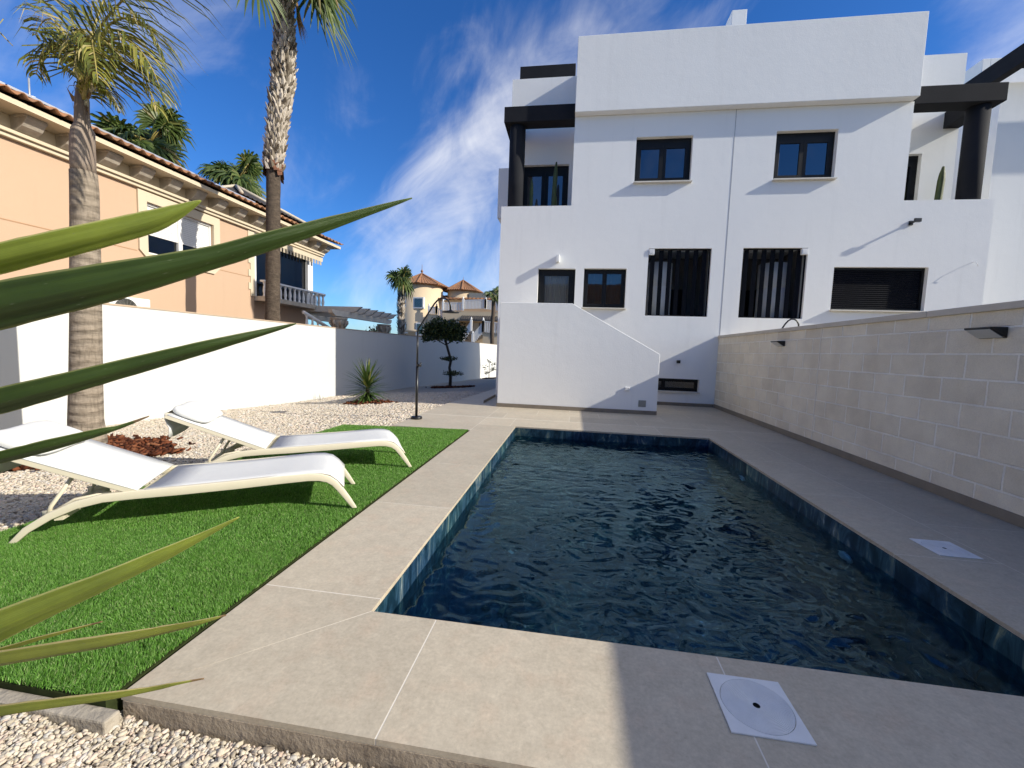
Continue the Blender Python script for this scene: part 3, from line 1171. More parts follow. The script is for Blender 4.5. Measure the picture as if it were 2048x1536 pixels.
# skimmer lids
def lid(loc, s, label):
    t = thing('skimmer_lid', label, 'lid', loc, group='square plastic skimmer lids in the pool paving')
    x, y, z = loc
    m = MB()
    n = 64
    ri = s * 0.455
    # square plate with a round opening
    sq = []
    for k in range(n):
        a = 2 * math.pi * k / n
        c, s_ = math.cos(a), math.sin(a)
        d = s / 2 / max(abs(c), abs(s_))
        sq.append((x + d * c, y + d * s_))
    rings = [[(p[0], p[1], z + .001) for p in sq], [(p[0], p[1], z + .006) for p in sq],
             [(x + ri * math.cos(2 * math.pi * k / n), y + ri * math.sin(2 * math.pi * k / n), z + .006) for k in range(n)],
             [(x + ri * math.cos(2 * math.pi * k / n), y + ri * math.sin(2 * math.pi * k / n), z + .001) for k in range(n)]]
    vs_ = [p for r_ in rings for p in r_]
    fs_ = [(i * n + k, i * n + (k + 1) % n, (i + 1) * n + (k + 1) % n, (i + 1) * n + k) for i in range(3) for k in range(n)]
    m.add(vs_, fs_)
    m.build('frame_plate', M['lid'], t)
    # round cover with concentric ridges
    prof = []
    r0, r1 = s * 0.045, ri - 0.0022
    k = 22
    for i in range(k):
        ra = r1 - (r1 - r0) * i / k; rb = r1 - (r1 - r0) * (i + .62) / k
        prof += [(ra, .0062), (rb, .0062), (rb - .0003, .0046), (r1 - (r1 - r0) * (i + 1) / k + .0003, .0046)]
    m = MB()
    m.lathe((x, y, z), [(r1, .001)] + prof, 64, cap=False)
    cv = m.build('round_cover', M['lid'], t)
    m = MB()
    m.lathe((x, y, z), [(0.0005, .0015), (r0, .0015), (r0 + .003, .004)], 24, cap=False)
    m.build('finger_hole', M['blackmatte'], cv)


la = [onz(1414, 1352), onz(1555, 1368), onz(1633, 1490), onz(1466, 1465)]
lid((0.742, 1.578, 0), 0.272, 'square ridged skimmer lid in the near paving beside the shadow edge')
lid((2.68, 3.27, 0), 0.262, 'square white skimmer lid in the shaded right paving by the block wall')

# ------------------------------------------------------------------ side path
mb = MB()
for k in range(16):
    y0 = 9.424 + k * 1.3; y1 = y0 + 1.294
    z0 = -0.03 * (y0 - 9.4); z1 = -0.03 * (y1 - 9.4)
    mb.add([(-2.9, y0, z0), (-2.14, y0, z0), (-2.14, y1, z1), (-2.9, y1, z1), (-2.9, y0, z0 - .4), (-2.14, y0, z0 - .4), (-2.14, y1, z1 - .4), (-2.9, y1, z1 - .4)],
           [(0, 1, 2, 3), (4, 7, 6, 5), (0, 4, 5, 1), (1, 5, 6, 2), (2, 6, 7, 3), (3, 7, 4, 0)])
mb.prism([(-2.139, 9.425), (-1.70, 9.425), (-1.70, 11.39), (-2.139, 11.39)], 'z', -.5, -.004)
tag(mb.build('path', M['tile']), kind='structure')

# ------------------------------------------------------------------ block wall on the right
bw = thing('block_wall', 'shaded beige concrete block wall with flat coping right of the pool', 'wall', (XB, 5, 0))
mb = MB()
mb.box(XB, XB + .2, -3.0, 6.905, -.4, 1.80)
mb.box(XB, XB + .2, 6.925, 11.395, -.4, 1.80)
mb.build('masonry', M['block'], bw)
mb = MB()
mb.box(XB - .003, XB + .19, 6.9055, 6.9245, -.3, 1.80)
mb.build('caulked_joint', M['grout'], bw)
mb = MB()
y = -3.0
while y < 11.39:
    yn = min(y + 1.0, 11.395)
    mb.box(XB - .03, XB + .23, y + .0015, yn - .0015, 1.8, 1.865)
    y = yn
mb.build('coping', surf('beige_coping', (0.60, 0.545, 0.455), (0.52, 0.465, 0.385), 4, 0.85, 50, 0.4, 0.004), bw, bevel=.006)
mb = MB()
y = 1.2
while y < 11.38:
    yn = min(y + 1.2, 11.38)
    mb.box(XB - .013, XB - .0005, y + .001, yn - .001, 0.001, 0.095)
    y = yn
mb.build('baseboard', M['baseboard'], bw)


def wedge_lamp(y, z, label):
    t = thing('wall_lamp', label, 'lamp', (XB, y, z), group='wedge lamps on the block wall')
    m = MB()
    w = .125
    m.prism([(XB - .001, z - .045), (XB - .001, z + .05), (XB - .135, z + .05), (XB - .135, z + .036)], 'y', y - w, y + w)
    # prism along y takes (x,z)
    m.build('housing', M['black'], t, bevel=.003)
    m = MB()
    a = Vector((XB - .130, 0, z + .031)); b = Vector((XB - .022, 0, z - .038))
    nrm = Vector((-(b.z - a.z), 0, b.x - a.x)).normalized()
    if nrm.z > 0: nrm = -nrm
    ys_ = (y - w + .012, y + w - .012)
    P0 = [a + nrm * .001, b + nrm * .001, b + nrm * .004, a + nrm * .004]
    m.prism([(p.x, p.z) for p in P0], 'y', *ys_)
    m.build('diffuser', M['lampglass'], t)


wedge_lamp(4.30, 1.60, 'black wedge wall lamp on the nearer part of the block wall')
wedge_lamp(8.1, 1.585, 'small black wedge wall lamp on the far part of the block wall')

# ------------------------------------------------------------------ white garden wall on the left
gw = thing('garden_wall', 'long smooth white garden wall in front of the peach villa', 'wall', (XW, 15, 0))
mb = MB()
mb.box(XW - .2, XW, -6, 52, -2.2, 1.815)
mb.build('render_face', M['gardenwall'], gw)
mb = MB()
y = -6.0
while y < 52:
    mb.box(XW - .23, XW + .012, y + .001, y + .999, 1.815, 1.842)
    y += 1.0
mb.build('coping', surf('tan_coping', (0.50, 0.38, 0.27), (0.42, 0.32, 0.23), 4, 0.8), gw)

# ------------------------------------------------------------------ the white duplex house
HX0, HX1, HB = -2.1, 9.5, 30.4
UX0, UX1 = -0.22, 7.62


def mx(x):
    return HX0 + HX1 - x


house = thing('modern_house', 'white two family flat roofed house with anthracite windows behind the pool', 'house', (3.7, YF, 0))
mb = MB()
W1 = (1.365, 2.745, 5.73, 6.85); W2 = (4.69, 6.06, 5.72, 6.87)
G1 = (-1.03, -.03, 2.40, 3.54); G2 = (.2, 1.3, 2.52, 3.55)
S1 = (1.83, 3.38, 2.34, 4.07); S2 = (4.13, 5.63, 2.34, 4.08)
RS = (6.25, 8.3, 2.58, 3.62); BW = (1.55, 3.30, .38, .71)
holes = [W1, W2, G1, G2, S1, S2, RS, BW]
grid_wall(mb, [(HX0, HX1, -1.5, 5.18), (UX0, UX1, 5.18, 7.42)], holes, 'y', YF, YF + .24)
# side walls, back, roof
mb.box(HX0, HX0 + .22, YF + .241, HB, -1.5, 5.18)
mb.box(HX1 - .22, HX1, YF + .241, HB, -1.5, 5.18)
mb.box(HX0, HX1, HB + .001, HB + .2, -1.5, 9.2)
mb.box(UX0, UX0 + .2, YF + .241, HB, 5.182, 9.2)
mb.box(UX1 - .2, UX1, YF + .241, HB, 5.182, 9.2)
mb.box(UX0 + .201, UX1 - .201, YF + .26, HB, 8.1, 8.3)
mb.box(HX0 + .221, UX0 - .001, YF + .241, 12.599, 4.0, 4.25)
mb.box(UX1 + .001, HX1 - .221, YF + .241, 12.599, 4.0, 4.25)
# floors inside
mb.box(HX0 + .221, HX1 - .221, YF + .26, HB, 1.9, 2.1)
mb.box(HX0 + .221, HX1 - .221, 12.81, HB, 4.3, 4.55)
# terrace back walls
RL = (-1.74, -.36, 4.26, 6.76)
grid_wall(mb, [(HX0, UX0 - .001, 4.251, 9.18)], [RL], 'y', 12.6, 12.8)
RR = (7.70, 8.73, 4.26, 6.76)
grid_wall(mb, [(UX1 + .001, HX1, 4.251, 9.18)], [RR], 'y', 12.6, 12.8)
# volumes stepping out on the left side
mb.box(HX0 - .45, HX0 - .001, 13.2, 17, 5.45, 6.95)
mb.box(HX0 - .22, HX0 - .001, 14.2, 18, 2.8, 4.25)
mb.box(HX1 + .001, HX1 + .45, 13.2, 17, 5.45, 6.95)
mb.build('wall', M['white'], house)
mb = MB()
# niches behind the slatted screens
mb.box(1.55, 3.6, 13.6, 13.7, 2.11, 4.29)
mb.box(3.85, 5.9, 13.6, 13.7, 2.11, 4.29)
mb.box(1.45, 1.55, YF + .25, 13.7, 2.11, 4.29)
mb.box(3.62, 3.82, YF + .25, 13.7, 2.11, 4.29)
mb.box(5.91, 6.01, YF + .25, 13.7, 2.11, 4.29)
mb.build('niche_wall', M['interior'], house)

mb = MB()
mb.box(-.226, 7.585, 11.19, 11.42, 7.425, 9.245)
mb.box(-.226, -.02, 11.421, HB, 9.201, 9.245)
mb.box(7.38, 7.585, 11.421, HB, 9.201, 9.245)
mb.build('parapet', M['white'], house, bevel=.008)
mb = MB()
mb.box(3.94, 4.33, 13.0, 13.5, 8.3, 10.92)
mb.build('chimney', M['white'], house, bevel=.01)
mb = MB()
mb.box(3.713, 3.727, YF - .004, YF - .001, .12, 7.42)
mb.build('expansion_joint', surf('joint_grey', (0.42, 0.42, 0.43), (0.38, 0.38, 0.39), 5, 0.8), house)
mb = MB()
mb.box(1.9, XB - .014, YF - .014, YF - .001, .001, .085)
mb.build('baseboard', M['baseboard'], house)
mb = MB()
mb.box(HX0 - .012, HX0 - .001, 9.9, HB, -.7, .06)
mb.build('side_baseboard', M['baseboard'], house)


def bar_frame(m, r_, y0, y1, w, mull=None, wm=.07, midrail=None):
    x0, x1, z0, z1 = r_
    m.box(x0, x1, y0, y1, z1 - w, z1)
    m.box(x0, x1, y0, y1, z0, z0 + w)
    m.box(x0, x0 + w, y0, y1, z0 + w, z1 - w)
    m.box(x1 - w, x1, y0, y1, z0 + w, z1 - w)
    for u in (mull or []):
        m.box(u - wm / 2, u + wm / 2, y0, y1, z0 + w, z1 - w)


def sash(m, r_, y0, y1, w):
    bar_frame(m, r_, y0, y1, w)


def window(r_, dy=.13, two=True, sill=True, w=.06, sw=.075, pane='pane', curtain=None, sill_d=.10, topbox=0.0):
    x0, x1, z0, z1 = r_
    y = YF + dy
    m = MB()
    bar_frame(m, (x0 + .001, x1 - .001, z0 + .001, z1 - .001), y, y + .07, w)
    if topbox:
        m.box(x0 + w, x1 - w, y + .005, y + .065, z1 - w - topbox, z1 - w - .0005)
    fr = m.build('window', M['anthracite'], house)
    zt = z1 - w - topbox
    xm = (x0 + x1) / 2
    parts = [(x0 + w, xm), (xm, x1 - w)] if two else [(x0 + w, x1 - w)]
    for a, b in parts:
        m = MB()
        bar_frame(m, (a + .0015, b - .0015, z0 + w + .0015, zt - .0015), y - .012, y + .045, sw)
        s = m.build('sash', M['anthracite'], fr, bevel=.003)
        m = MB()
        m.box(a + sw - .004, b - sw + .004, y + .01, y + .022, z0 + w + sw - .004, zt - sw + .004)
        m.build('pane', M[pane], fr)
    if sill:
        m = MB()
        m.box(x0 - .025, x1 + .025, YF - sill_d, YF - .001, z0 - .035, z0 - .003)
        m.box(x0 + .002, x1 - .002, YF - .001, y, z0 - .035, z0 + .0005)
        m.build('sill', M['sill'], fr, bevel=.003)
    if curtain:
        c0, c1 = curtain
        m = MB()
        k = 60
        vs_ = []
        for i in range(k + 1):
            u = c0 + (c1 - c0) * i / k
            yy = y + .16 + .03 * math.sin(i * 1.25) + .012 * math.sin(i * 2.9)
            vs_ += [(u, yy, z0 - .2), (u, yy, z1)]
        m.add(vs_, [(2 * i, 2 * i + 2, 2 * i + 3, 2 * i + 1) for i in range(k)])
        m.build('curtain', M['curtain'], fr, True)
    return fr


window(W1, two=True, topbox=.10, sw=.085, pane='paneblue')
window(W2, two=True, topbox=.10, sw=.085, pane='paneblue')
window(G1, two=False, sill=False, w=.07, sw=.1, pane='paneclear', curtain=(-.9, -.12))
f2 = window(G2, two=True, w=.06, sw=.055, pane='pane', curtain=(.22, 1.28))
window(BW, two=True, w=.04, sw=.045, sill_d=.05)
# terrace doors
for r_ in (RL, RR):
    m = MB()
    y = 12.72
    bar_frame(m, (r_[0] + .001, r_[1] - .001, r_[2], r_[3] - .001), y, y + .07, .07)
    m.box(r_[0] + .07, r_[1] - .07, y + .005, y + .065, r_[3] - .17, r_[3] - .0705)
    fr = m.build('terrace_door', M['anthracite'], house)
    xm = (r_[0] + r_[1]) / 2
    for a, b in ((r_[0] + .07, xm), (xm, r_[1] - .07)):
        m = MB()
        bar_frame(m, (a + .0015, b - .0015, r_[2] + .07, r_[3] - .172), y - .012, y + .045, .10)
        m.build('sash', M['anthracite'], fr, bevel=.003)
        m = MB()
        m.box(a + .096, b - .096, y + .01, y + .022, r_[2] + .166, r_[3] - .268)
        m.build('pane', M['paneblue'], fr)

# slatted screens
for r_, rev in ((S1, False), (S2, True)):
    m = MB()
    bar_frame(m, (r_[0] + .001, r_[1] - .001, r_[2] + .001, r_[3] - .001), YF + .07, YF + .12, .025)
    fr = m.build('slatted_screen', M['slat'], house)
    n = 7
    stp = (r_[1] - r_[0] - .05) / n
    for k in range(n):
        u = r_[0] + .025 + stp * (k + .5)
        m = MB()
        a = R(-8)
        m.obox((u, YF + .13, (r_[2] + r_[3]) / 2), (.052 * math.cos(a), .052 * math.sin(a), 0), (-.008 * math.sin(a), .008 * math.cos(a), 0), (0, 0, (r_[3] - r_[2]) / 2 - .027))
        m.build('slat', M['slat'], fr)
    # white drum and dark door in the niche behind
    m = MB()
    cx = r_[0] + .42 if not rev else r_[1] - .42
    m.lathe((cx, 12.2, 2.11), [(.36, 0), (.36, 1.05), (.352, 1.06), (.352, 1.08), (.36, 1.09), (.36, 1.72)], 28)
    m.build('niche_drum', M['whiteplastic'], fr, True)
    m = MB()
    dx0 = (r_[0] + r_[1]) / 2 - .1
    m.box(dx0 - .1, dx0 + .8, 13.54, 13.599, 2.12, 3.35)
    m.build('niche_door', M['anthracite'], fr)
    m = MB()
    bx = r_[0] + .005 if not rev else r_[1] - .145
    m.box(bx, bx + .14, YF - .02, YF + .065, r_[3] - .165, r_[3] - .02)
    m.box(bx + .02, bx + .12, YF - .026, YF - .0201, r_[3] - .13, r_[3] - .05)
    m.build('white_lamp_box', M['whiteplastic'], house, bevel=.006)

# roller shutter
m = MB()
bar_frame(m, (RS[0] + .001, RS[1] - .001, RS[2] + .001, RS[3] - .001), YF + .10, YF + .17, .055)
fr = m.build('shutter_frame', M['anthracite'], house)
m = MB()
n = 19
hz = (RS[3] - RS[2] - .11) / n
x0, x1 = RS[0] + .055, RS[1] - .055
for k in range(n):
    z = RS[2] + .055 + k * hz
    m.prism([(YF + .125, z + .004), (YF + .155, z + .004), (YF + .155, z + hz - .002), (YF + .132, z + hz - .002), (YF + .120, z + hz * .6)], 'x', x0, x1)
m.build('roller_shutter', M['slat'], fr)
m = MB()
m.box(RS[0] - .025, RS[1] + .025, YF - .10, YF - .001, RS[2] - .035, RS[2] - .003)
m.box(RS[0] + .002, RS[1] - .002, YF - .001, YF + .1, RS[2] - .035, RS[2] + .0005)
m.build('sill', M['sill'], fr, bevel=.003)

# anthracite pergolas on the terraces
for s in (0, 1):
    def X(x): return x if s == 0 else mx(x)
    m = MB()
    xi = UX0 - .002 if s == 0 else mx(UX1 + .004)
    m.box(X(-2.1), X(xi), 11.405, 11.80, 7.36, 7.76)
    m.box(X(-2.1), X(-1.74), 11.801, 13.6, 7.36, 7.76)
    m.build('pergola_beam', M['anthplaster'], house, bevel=.012)
    m = MB()
    m.lathe((X(-1.76), 11.68, 4.26), [(.215, 0), (.215, 3.10)], 40)
    m.build('terrace_column', M['anthplaster'], house, True)
    if s == 0:
        m = MB()
        m.box(X(-1.95), X(-.30), 13.0, 13.3, 9.0, 9.79)
        m.build('roof_pergola_beam', M['anthplaster'], house, bevel=.012)

# outside stair in front of the house
SX0, SX1, SY = -1.68, 1.87, 9.37
m = MB()
m.prism([(SX0, -.3), (SX1, -.3), (SX1, 1.33), (-.06, 2.385), (SX0, 2.385)], 'y', SY, SY + .18)
m.box(SX0, SX0 + .18, SY + .181, YF - .001, -.3, 2.385)
m.build('stair_wall', M['white'], house, bevel=.008)
m = MB()
for k in range(10):
    x1 = 1.62 - k * .17
    m.box(SX0 + .181, x1, SY + .182, YF - .002, -.02 + k * .14, .12 + k * .14 - .0005)
st = m.build('stair_steps', M['tile'], house)
m = MB()
m.box(SX0 - .014, SX1 + .003, SY - .014, SY - .001, .001, .085)
m.build('stair_baseboard', M['baseboard'], house)
m = MB()
m.box(1.475, 1.635, SY - .012, SY - .001, .165, .31)
m.build('utility_hatch', M['greypanel'], house, bevel=.004)
m = MB()
m.box(1.17, 1.265, SY - .035, SY - .001, .50, .585)
m.build('outdoor_socket', M['whiteplastic'], house, bevel=.008)


# small wall fittings, each a thing
t = thing('wall_vent', 'white box vent on the facade above the left ground floor window', 'vent', (-.5, YF, 3.8))
m = MB(); m.box(-.55, -.47, YF - .18, YF - .001, 3.69, 3.88); m.build('vent_box', M['white'], t, bevel=.006)
m = MB(); m.box(-.54, -.48, YF - .186, YF - .1801, 3.70, 3.87); m.build('vent_grille', M['lid'], t)
t = thing('facade_lamp', 'small black cube lamp on the facade above the basement window', 'lamp', (2.75, YF, 1.16))
m = MB(); m.box(2.70, 2.78, YF - .08, YF - .0005, 1.12, 1.20); m.build('lamp_body', M['black'], t, bevel=.004)
m = MB(); m.lathe((2.74, YF - .04, 1.1195), [(.028, 0), (.028, -.004)], 14); m.build('lamp_lens', M['lampglass'], t)
t = thing('facade_spotlight', 'small dark spotlight sticking out high on the right facade', 'lamp', (7.8, YF, 4.66))
m = MB(); m.box(7.77, 7.85, YF - .03, YF - .001, 4.60, 4.70); m.box(7.785, 7.835, YF - .19, YF - .0301, 4.635, 4.665); m.build('bracket', M['black'], t)
m = MB(); m.box(7.74, 7.88, YF - .235, YF - .165, 4.618, 4.634); m.box(7.74, 7.88, YF - .235, YF - .19, 4.636, 4.70); m.build('lamp_head', M['black'], t, bevel=.004)
t = thing('loose_cable', 'thin loose white cable poking out of the right facade beside the roller shutter', 'cable', (9.2, YF, 3.74))
m = MB()
m.tube([(9.2, YF + .01, 3.74), (9.2, YF - .05, 3.75), (9.19, YF - .10, 3.73), (9.2, YF - .13, 3.68), (9.22, YF - .12, 3.63)], .006, 6)
m.build('cable_end', M['whiteplastic'], t, True)


# cactuses in planters on the terraces
def cactus(x, y, z0, h, r_, arms, label, lean=0.0):
    t = thing('cactus', label, 'cactus', (x, y, z0), group='column cactuses on the terraces')
    def col(m, pts, rad):
        n = 18
        prof = []
        top = len(pts)
        m.tube(pts, rad, n)
    m = MB()
    pts = [(x + lean * k / 10, y, z0 + .3 + (h - .3) * k / 10) for k in range(11)]
    rad = [r_ * (1 if k < 9 else (.8 if k == 9 else .3)) for k in range(11)]
    n = 16
    m.tube(pts, rad, n)
    # ribs
    vs_ = []
    for i, p in enumerate(m.v):
        k = i % n
        c = pts[i // n]
        f = 1.0 if k % 2 else 0.78
        vs_.append((c[0] + (p[0] - c[0]) * f, c[1] + (p[1] - c[1]) * f, p[2]))
    m.v = vs_
    for ax, az, ah in arms:
        m.tube([(x, y, az), (x + ax * .7, y, az + .02), (x + ax, y, az + .12), (x + ax, y, az + ah)], [r_ * .6, r_ * .7, r_ * .75, r_ * .35], 12)
    m.build('stem', M['cactus'], t, True)
    m = MB()
    m.lathe((x, y, z0), [(.13, 0), (.17, .3), (.15, .3), (.14, .26), (0.001, .26)], 18)
    m.build('planter', M['pot'], t, True)


cactus(-1.36, 11.95, 4.26, 1.85, .055, [], 'shorter column cactus behind the left terrace parapet')
cactus(-.76, 11.95, 4.26, 2.28, .065, [(.10, 5.0, .62)], 'tall column cactus with a side arm behind the left terrace parapet', .07)
cactus(8.84, 12.15, 4.26, 1.98, .075, [], 'thick column cactus on the right terrace beside the round pillar', .08)
cactus(7.86, 12.0, 4.26, 1.65, .05, [], 'thin column cactus at the door of the right terrace')

# ------------------------------------------------------------------ neighbouring white house far right
nh = thing('neighbour_house', 'white house with dark roof beam at the far right edge', 'house', (14, 14, 0))
mb = MB()
mb.box(11.5, 20, 14.0, 26, -1.5, 9.2)
mb.build('wall', M['white'], nh)
mb = MB()
mb.box(11.5, 11.7, 14.7, 25, 9.201, 10.3)
mb.box(11.701, 20, 14.7, 14.9, 9.201, 10.3)
mb.build('roof_parapet', M['white'], nh, bevel=.01)
mb = MB()
mb.box(11.25, 11.49, 13.2, 25, 9.26, 9.75)
mb.box(11.491, 20, 13.2, 13.5, 9.26, 9.75)
mb.build('roof_beam', M['anthplaster'], nh, bevel=.01)
mb = MB()
mb.box(11.0, 11.499, 14.3, 25, 3.28, 3.36)
mb.build('side_ledge', M['anthracite'], nh)


# ------------------------------------------------------------------ house behind the viewpoint
rh = thing('house_behind', 'beige house with a tiled roof behind the viewpoint, mirrored in the ground floor windows', 'house', (2, -17, -1.6))
m = MB()
m.box(-8, 14, -22, -15, -1.6, 5.6)
m.build('wall', M['cream'], rh)
m = MB()
m.prism([(-8.5, 5.6), (14.5, 5.6), (11, 7.4), (-5, 7.4)], 'y', -22.4, -14.6)
m.build('roof', M['terra'], rh)
for k in range(6):
    m = MB()
    m.box(-6 + 3.4 * k, -4.4 + 3.4 * k, -14.99, -14.93, 2.6, 4.2)
    m.build('window', M['anthracite'], rh)

# ------------------------------------------------------------------ outdoor showers
def shower(x, y, z0, s, dirx, label):
    t = thing('outdoor_shower', label, 'shower', (x, y, z0), group='black outdoor showers with curved necks')
    m = MB()
    m.lathe((x, y, z0), [(.10, 0), (.105, .004), (.105, .032), (.095, .045), (.03, .05)], 24)
    m.build('base', M['black'], t, True)
    H = 1.58
    m = MB()
    m.tube([(x, y, z0 + .04), (x, y, z0 + .95)], .024, 14)
    m.tube([(x, y, z0 + .94), (x, y, z0 + H)], .017, 12)
    pts = [(x, y, z0 + H - .02), (x + .01 * dirx, y, z0 + H + .06)]
    L = [(.06, .13), (.30, .50), (.36, .565), (.42, .60), (.49, .60), (.55, .565), (.59, .50), (.60, .40)]
    pts += [(x + a * dirx, y, z0 + H + b) for a, b in L]
    m.tube(pts, .015, 12)
    m.build('pole', M['black'], t, True)
    m = MB()
    hx = x + .60 * dirx
    m.lathe((hx, y, z0 + H + .40), [(.02, 0), (.03, -.01), (.15, -.035), (.15, -.05), (.02, -.052)], 28)
    m.build('shower_head', M['black'], t, True)
    m = MB()
    m.tube([(x, y, z0 + .98), (x + .07 * dirx, y - .01, z0 + .98)], .028, 12)
    m.tube([(x + .07 * dirx, y - .01, z0 + .96), (x + .07 * dirx, y - .01, z0 + 1.03)], .012, 8)
    m.build('tap', M['black'], t, True)


shower(-2.77, 7.16, 0, 1, 1, 'black outdoor shower standing on the paving beside the lawn')
shower(3.98, 9.2, -.05, 1, .86, 'black outdoor shower rising behind the block wall in front of the roller shutter')


# ------------------------------------------------------------------ sun loungers
def lounger(foot, ang, label):
    t = thing('sun_lounger', label, 'sun lounger', foot, ang, group='white sun loungers on the lawn')
    WL = -.64
    rail = [(0, 0), (.05, .08), (.10, .155), (.145, .215), (.19, .250), (.25, .270), (.33, .277), (.5, .272), (.8, .258), (1.15, .247), (1.38, .243), (1.54, .235), (1.67, .205), (1.80, .145), (1.91, .07), (2.0, -.03)]

    def sweep(m, path, y0, w, hts):
        vs_, fs_ = [], []
        for i, (x, z) in enumerate(path):
            p = Vector((path[max(i - 1, 0)][0], path[max(i - 1, 0)][1])); q = Vector((path[min(i + 1, len(path) - 1)][0], path[min(i + 1, len(path) - 1)][1]))
            d = (q - p).normalized()
            nx_, nz_ = -d.y, d.x
            if i == 0 or i == len(path) - 1: nx_, nz_ = (-1 if i == 0 else 1), 0
            h = hts(i / (len(path) - 1)) / 2
            vs_ += [(x + nx_ * h, y0, z + nz_ * h), (x + nx_ * h, y0 - w, z + nz_ * h), (x - nx_ * h, y0 - w, z - nz_ * h), (x - nx_ * h, y0, z - nz_ * h)]
        for i in range(len(path) - 1):
            for k in range(4):
                a = i * 4 + k; b = i * 4 + (k + 1) % 4
                fs_.append((a, b, b + 4, a + 4))
        fs_.append((3, 2, 1, 0)); n = len(path) * 4
        fs_.append((n - 4, n - 3, n - 2, n - 1))
        m.add(vs_, fs_)
    hts = lambda u: .036 + .026 * math.sin(math.pi * u)
    for y0 in (0.0, WL + .034):
        m = MB()
        sweep(m, rail, y0, .034, hts)
        m.build('side_rail', M['frameivory'], t, True, .006, local=True)
    for x, z in ((.30, .25), (1.36, .222), (1.77, .12)):
        m = MB()
        m.box(x - .022, x + .022, WL + .035, -.035, z - .014, z + .014)
        m.build('cross_bar', M['frameivory'], t, local=True)
    # seat sling, following the bend at the foot end
    top = [(.075, .185), (.125, .245), (.175, .288), (.24, .307), (.33, .312), (.5, .304), (.8, .287), (1.1, .277), (1.32, .274)]
    m = MB()
    vs_, fs_ = [], []
    ny_ = 7
    for i, (x, z) in enumerate(top):
        for j in range(ny_):
            u = j / (ny_ - 1)
            sag = -.007 * math.sin(math.pi * u) * min(1, i / 3)
            vs_.append((x, -.004 + (WL + .008) * u, z + sag))
    for i in range(len(top) - 1):
        for j in range(ny_ - 1):
            a = i * ny_ + j
            fs_.append((a, a + 1, a + ny_ + 1, a + ny_))
    m.add(vs_, fs_)
    o = m.build('seat_sling', M['fabric'], t, True, local=True)
    sm = o.modifiers.new('thick', 'SOLIDIFY'); sm.thickness = .008
    # backrest
    A = R(24.5)
    hx, hz_ = 1.36, .268
    def B(s, h): return (hx + s * math.cos(A) - h * math.sin(A), hz_ + s * math.sin(A) + h * math.cos(A))
    Lb = .83
    m = MB()
    vs_, fs_ = [], []
    nb = 9
    for i in range(nb):
        s = Lb * i / (nb - 1)
        for j in range(ny_):
            u = j / (ny_ - 1)
            x, z = B(s, .012 - .010 * math.sin(math.pi * u) * math.sin(math.pi * i / (nb - 1)))
            vs_.append((x, -.004 + (WL + .008) * u, z))
    for i in range(nb - 1):
        for j in range(ny_ - 1):
            a = i * ny_ + j
            fs_.append((a, a + 1, a + ny_ + 1, a + ny_))
    m.add(vs_, fs_)
    o = m.build('backrest_sling', M['fabric'], t, True, local=True)
    sm = o.modifiers.new('thick', 'SOLIDIFY'); sm.thickness = .008
    m = MB()
    for y0 in (-.0045, WL + .0365):
        a = B(0, -.012); b = B(Lb + .01, -.012)
        c = ((a[0] + b[0]) / 2, y0 - .016, (a[1] + b[1]) / 2)
        m.obox(c, ((b[0] - a[0]) / 2, 0, (b[1] - a[1]) / 2), (0, .016, 0), (-.017 * math.sin(A), 0, .017 * math.cos(A)))
    a = B(Lb, -.012)
    m.obox((a[0], WL / 2, a[1]), (.02 * math.cos(A), 0, .02 * math.sin(A)), (0, -WL / 2 - .037, 0), (-.016 * math.sin(A), 0, .016 * math.cos(A)))
    m.build('backrest_frame', M['frameivory'], t, bevel=.004, local=True)
    # support struts
    m = MB()
    for y0 in (-.07, WL + .07):
        a = B(.36, -.03)
        m.tube([(a[0], y0, a[1]), (1.82, y0, .19), (1.84, y0, .125)], .012, 8)
        m.tube([(1.52, y0, .255), (1.70, y0, .225), (1.83, y0, .14)], .010, 8)
        m.box(1.74, 1.86, y0 - .008, y0 + .008, .12, .165)
    m.tube([(B(.36, -.03)[0], -.07, B(.36, -.03)[1]), (B(.36, -.03)[0], WL + .07, B(.36, -.03)[1])], .011, 8)
    m.build('support_strut', M['frameivory'], t, True, local=True)
    # head pillow with strap flap behind
    m = MB()
    prof = []
    n = 22
    for k in range(n):
        a = 2 * math.pi * k / n
        cs, sn = math.cos(a), math.sin(a)
        s = Lb - .145 + .15 * math.copysign(abs(cs) ** .75, cs)
        h = .046 + .034 * math.copysign(abs(sn) ** .85, sn) + (.016 * max(0, cs) if sn > 0 else 0)
        prof.append(B(s, h))
    vs_, fs_ = [], []
    cols = [0, .04, .12, .3, .5, .7, .88, .96, 1]
    for u in cols:
        e = .62 if u in (0, 1) else (.92 if u in (.04, .96) else 1)
        cx = sum(p[0] for p in prof) / n; cz = sum(p[1] for p in prof) / n
        for p in prof:
            vs_.append((cx + (p[0] - cx) * e, -.045 + (WL + .09) * u, cz + (p[1] - cz) * e + .004 * math.sin(u * 19)))
    for i in range(len(cols) - 1):
        for k in range(n):
            fs_.append((i * n + k, (i + 1) * n + k, (i + 1) * n + (k + 1) % n, i * n + (k + 1) % n))
    fs_.append(tuple(range(n))); fs_.append(tuple(range((len(cols) - 1) * n + n - 1, (len(cols) - 1) * n - 1, -1)))
    m.add(vs_, fs_)
    pl = m.build('pillow', M['fabric'], t, True, local=True)
    m = MB()
    vs_, fs_ = [], []
    path = [B(Lb + .002, .05), B(Lb + .035, .0), B(Lb + .012, -.05), (B(Lb, -.05)[0] - .02, B(Lb, -.05)[1] - .09), (B(Lb, -.05)[0] - .005, B(Lb, -.05)[1] - .17)]
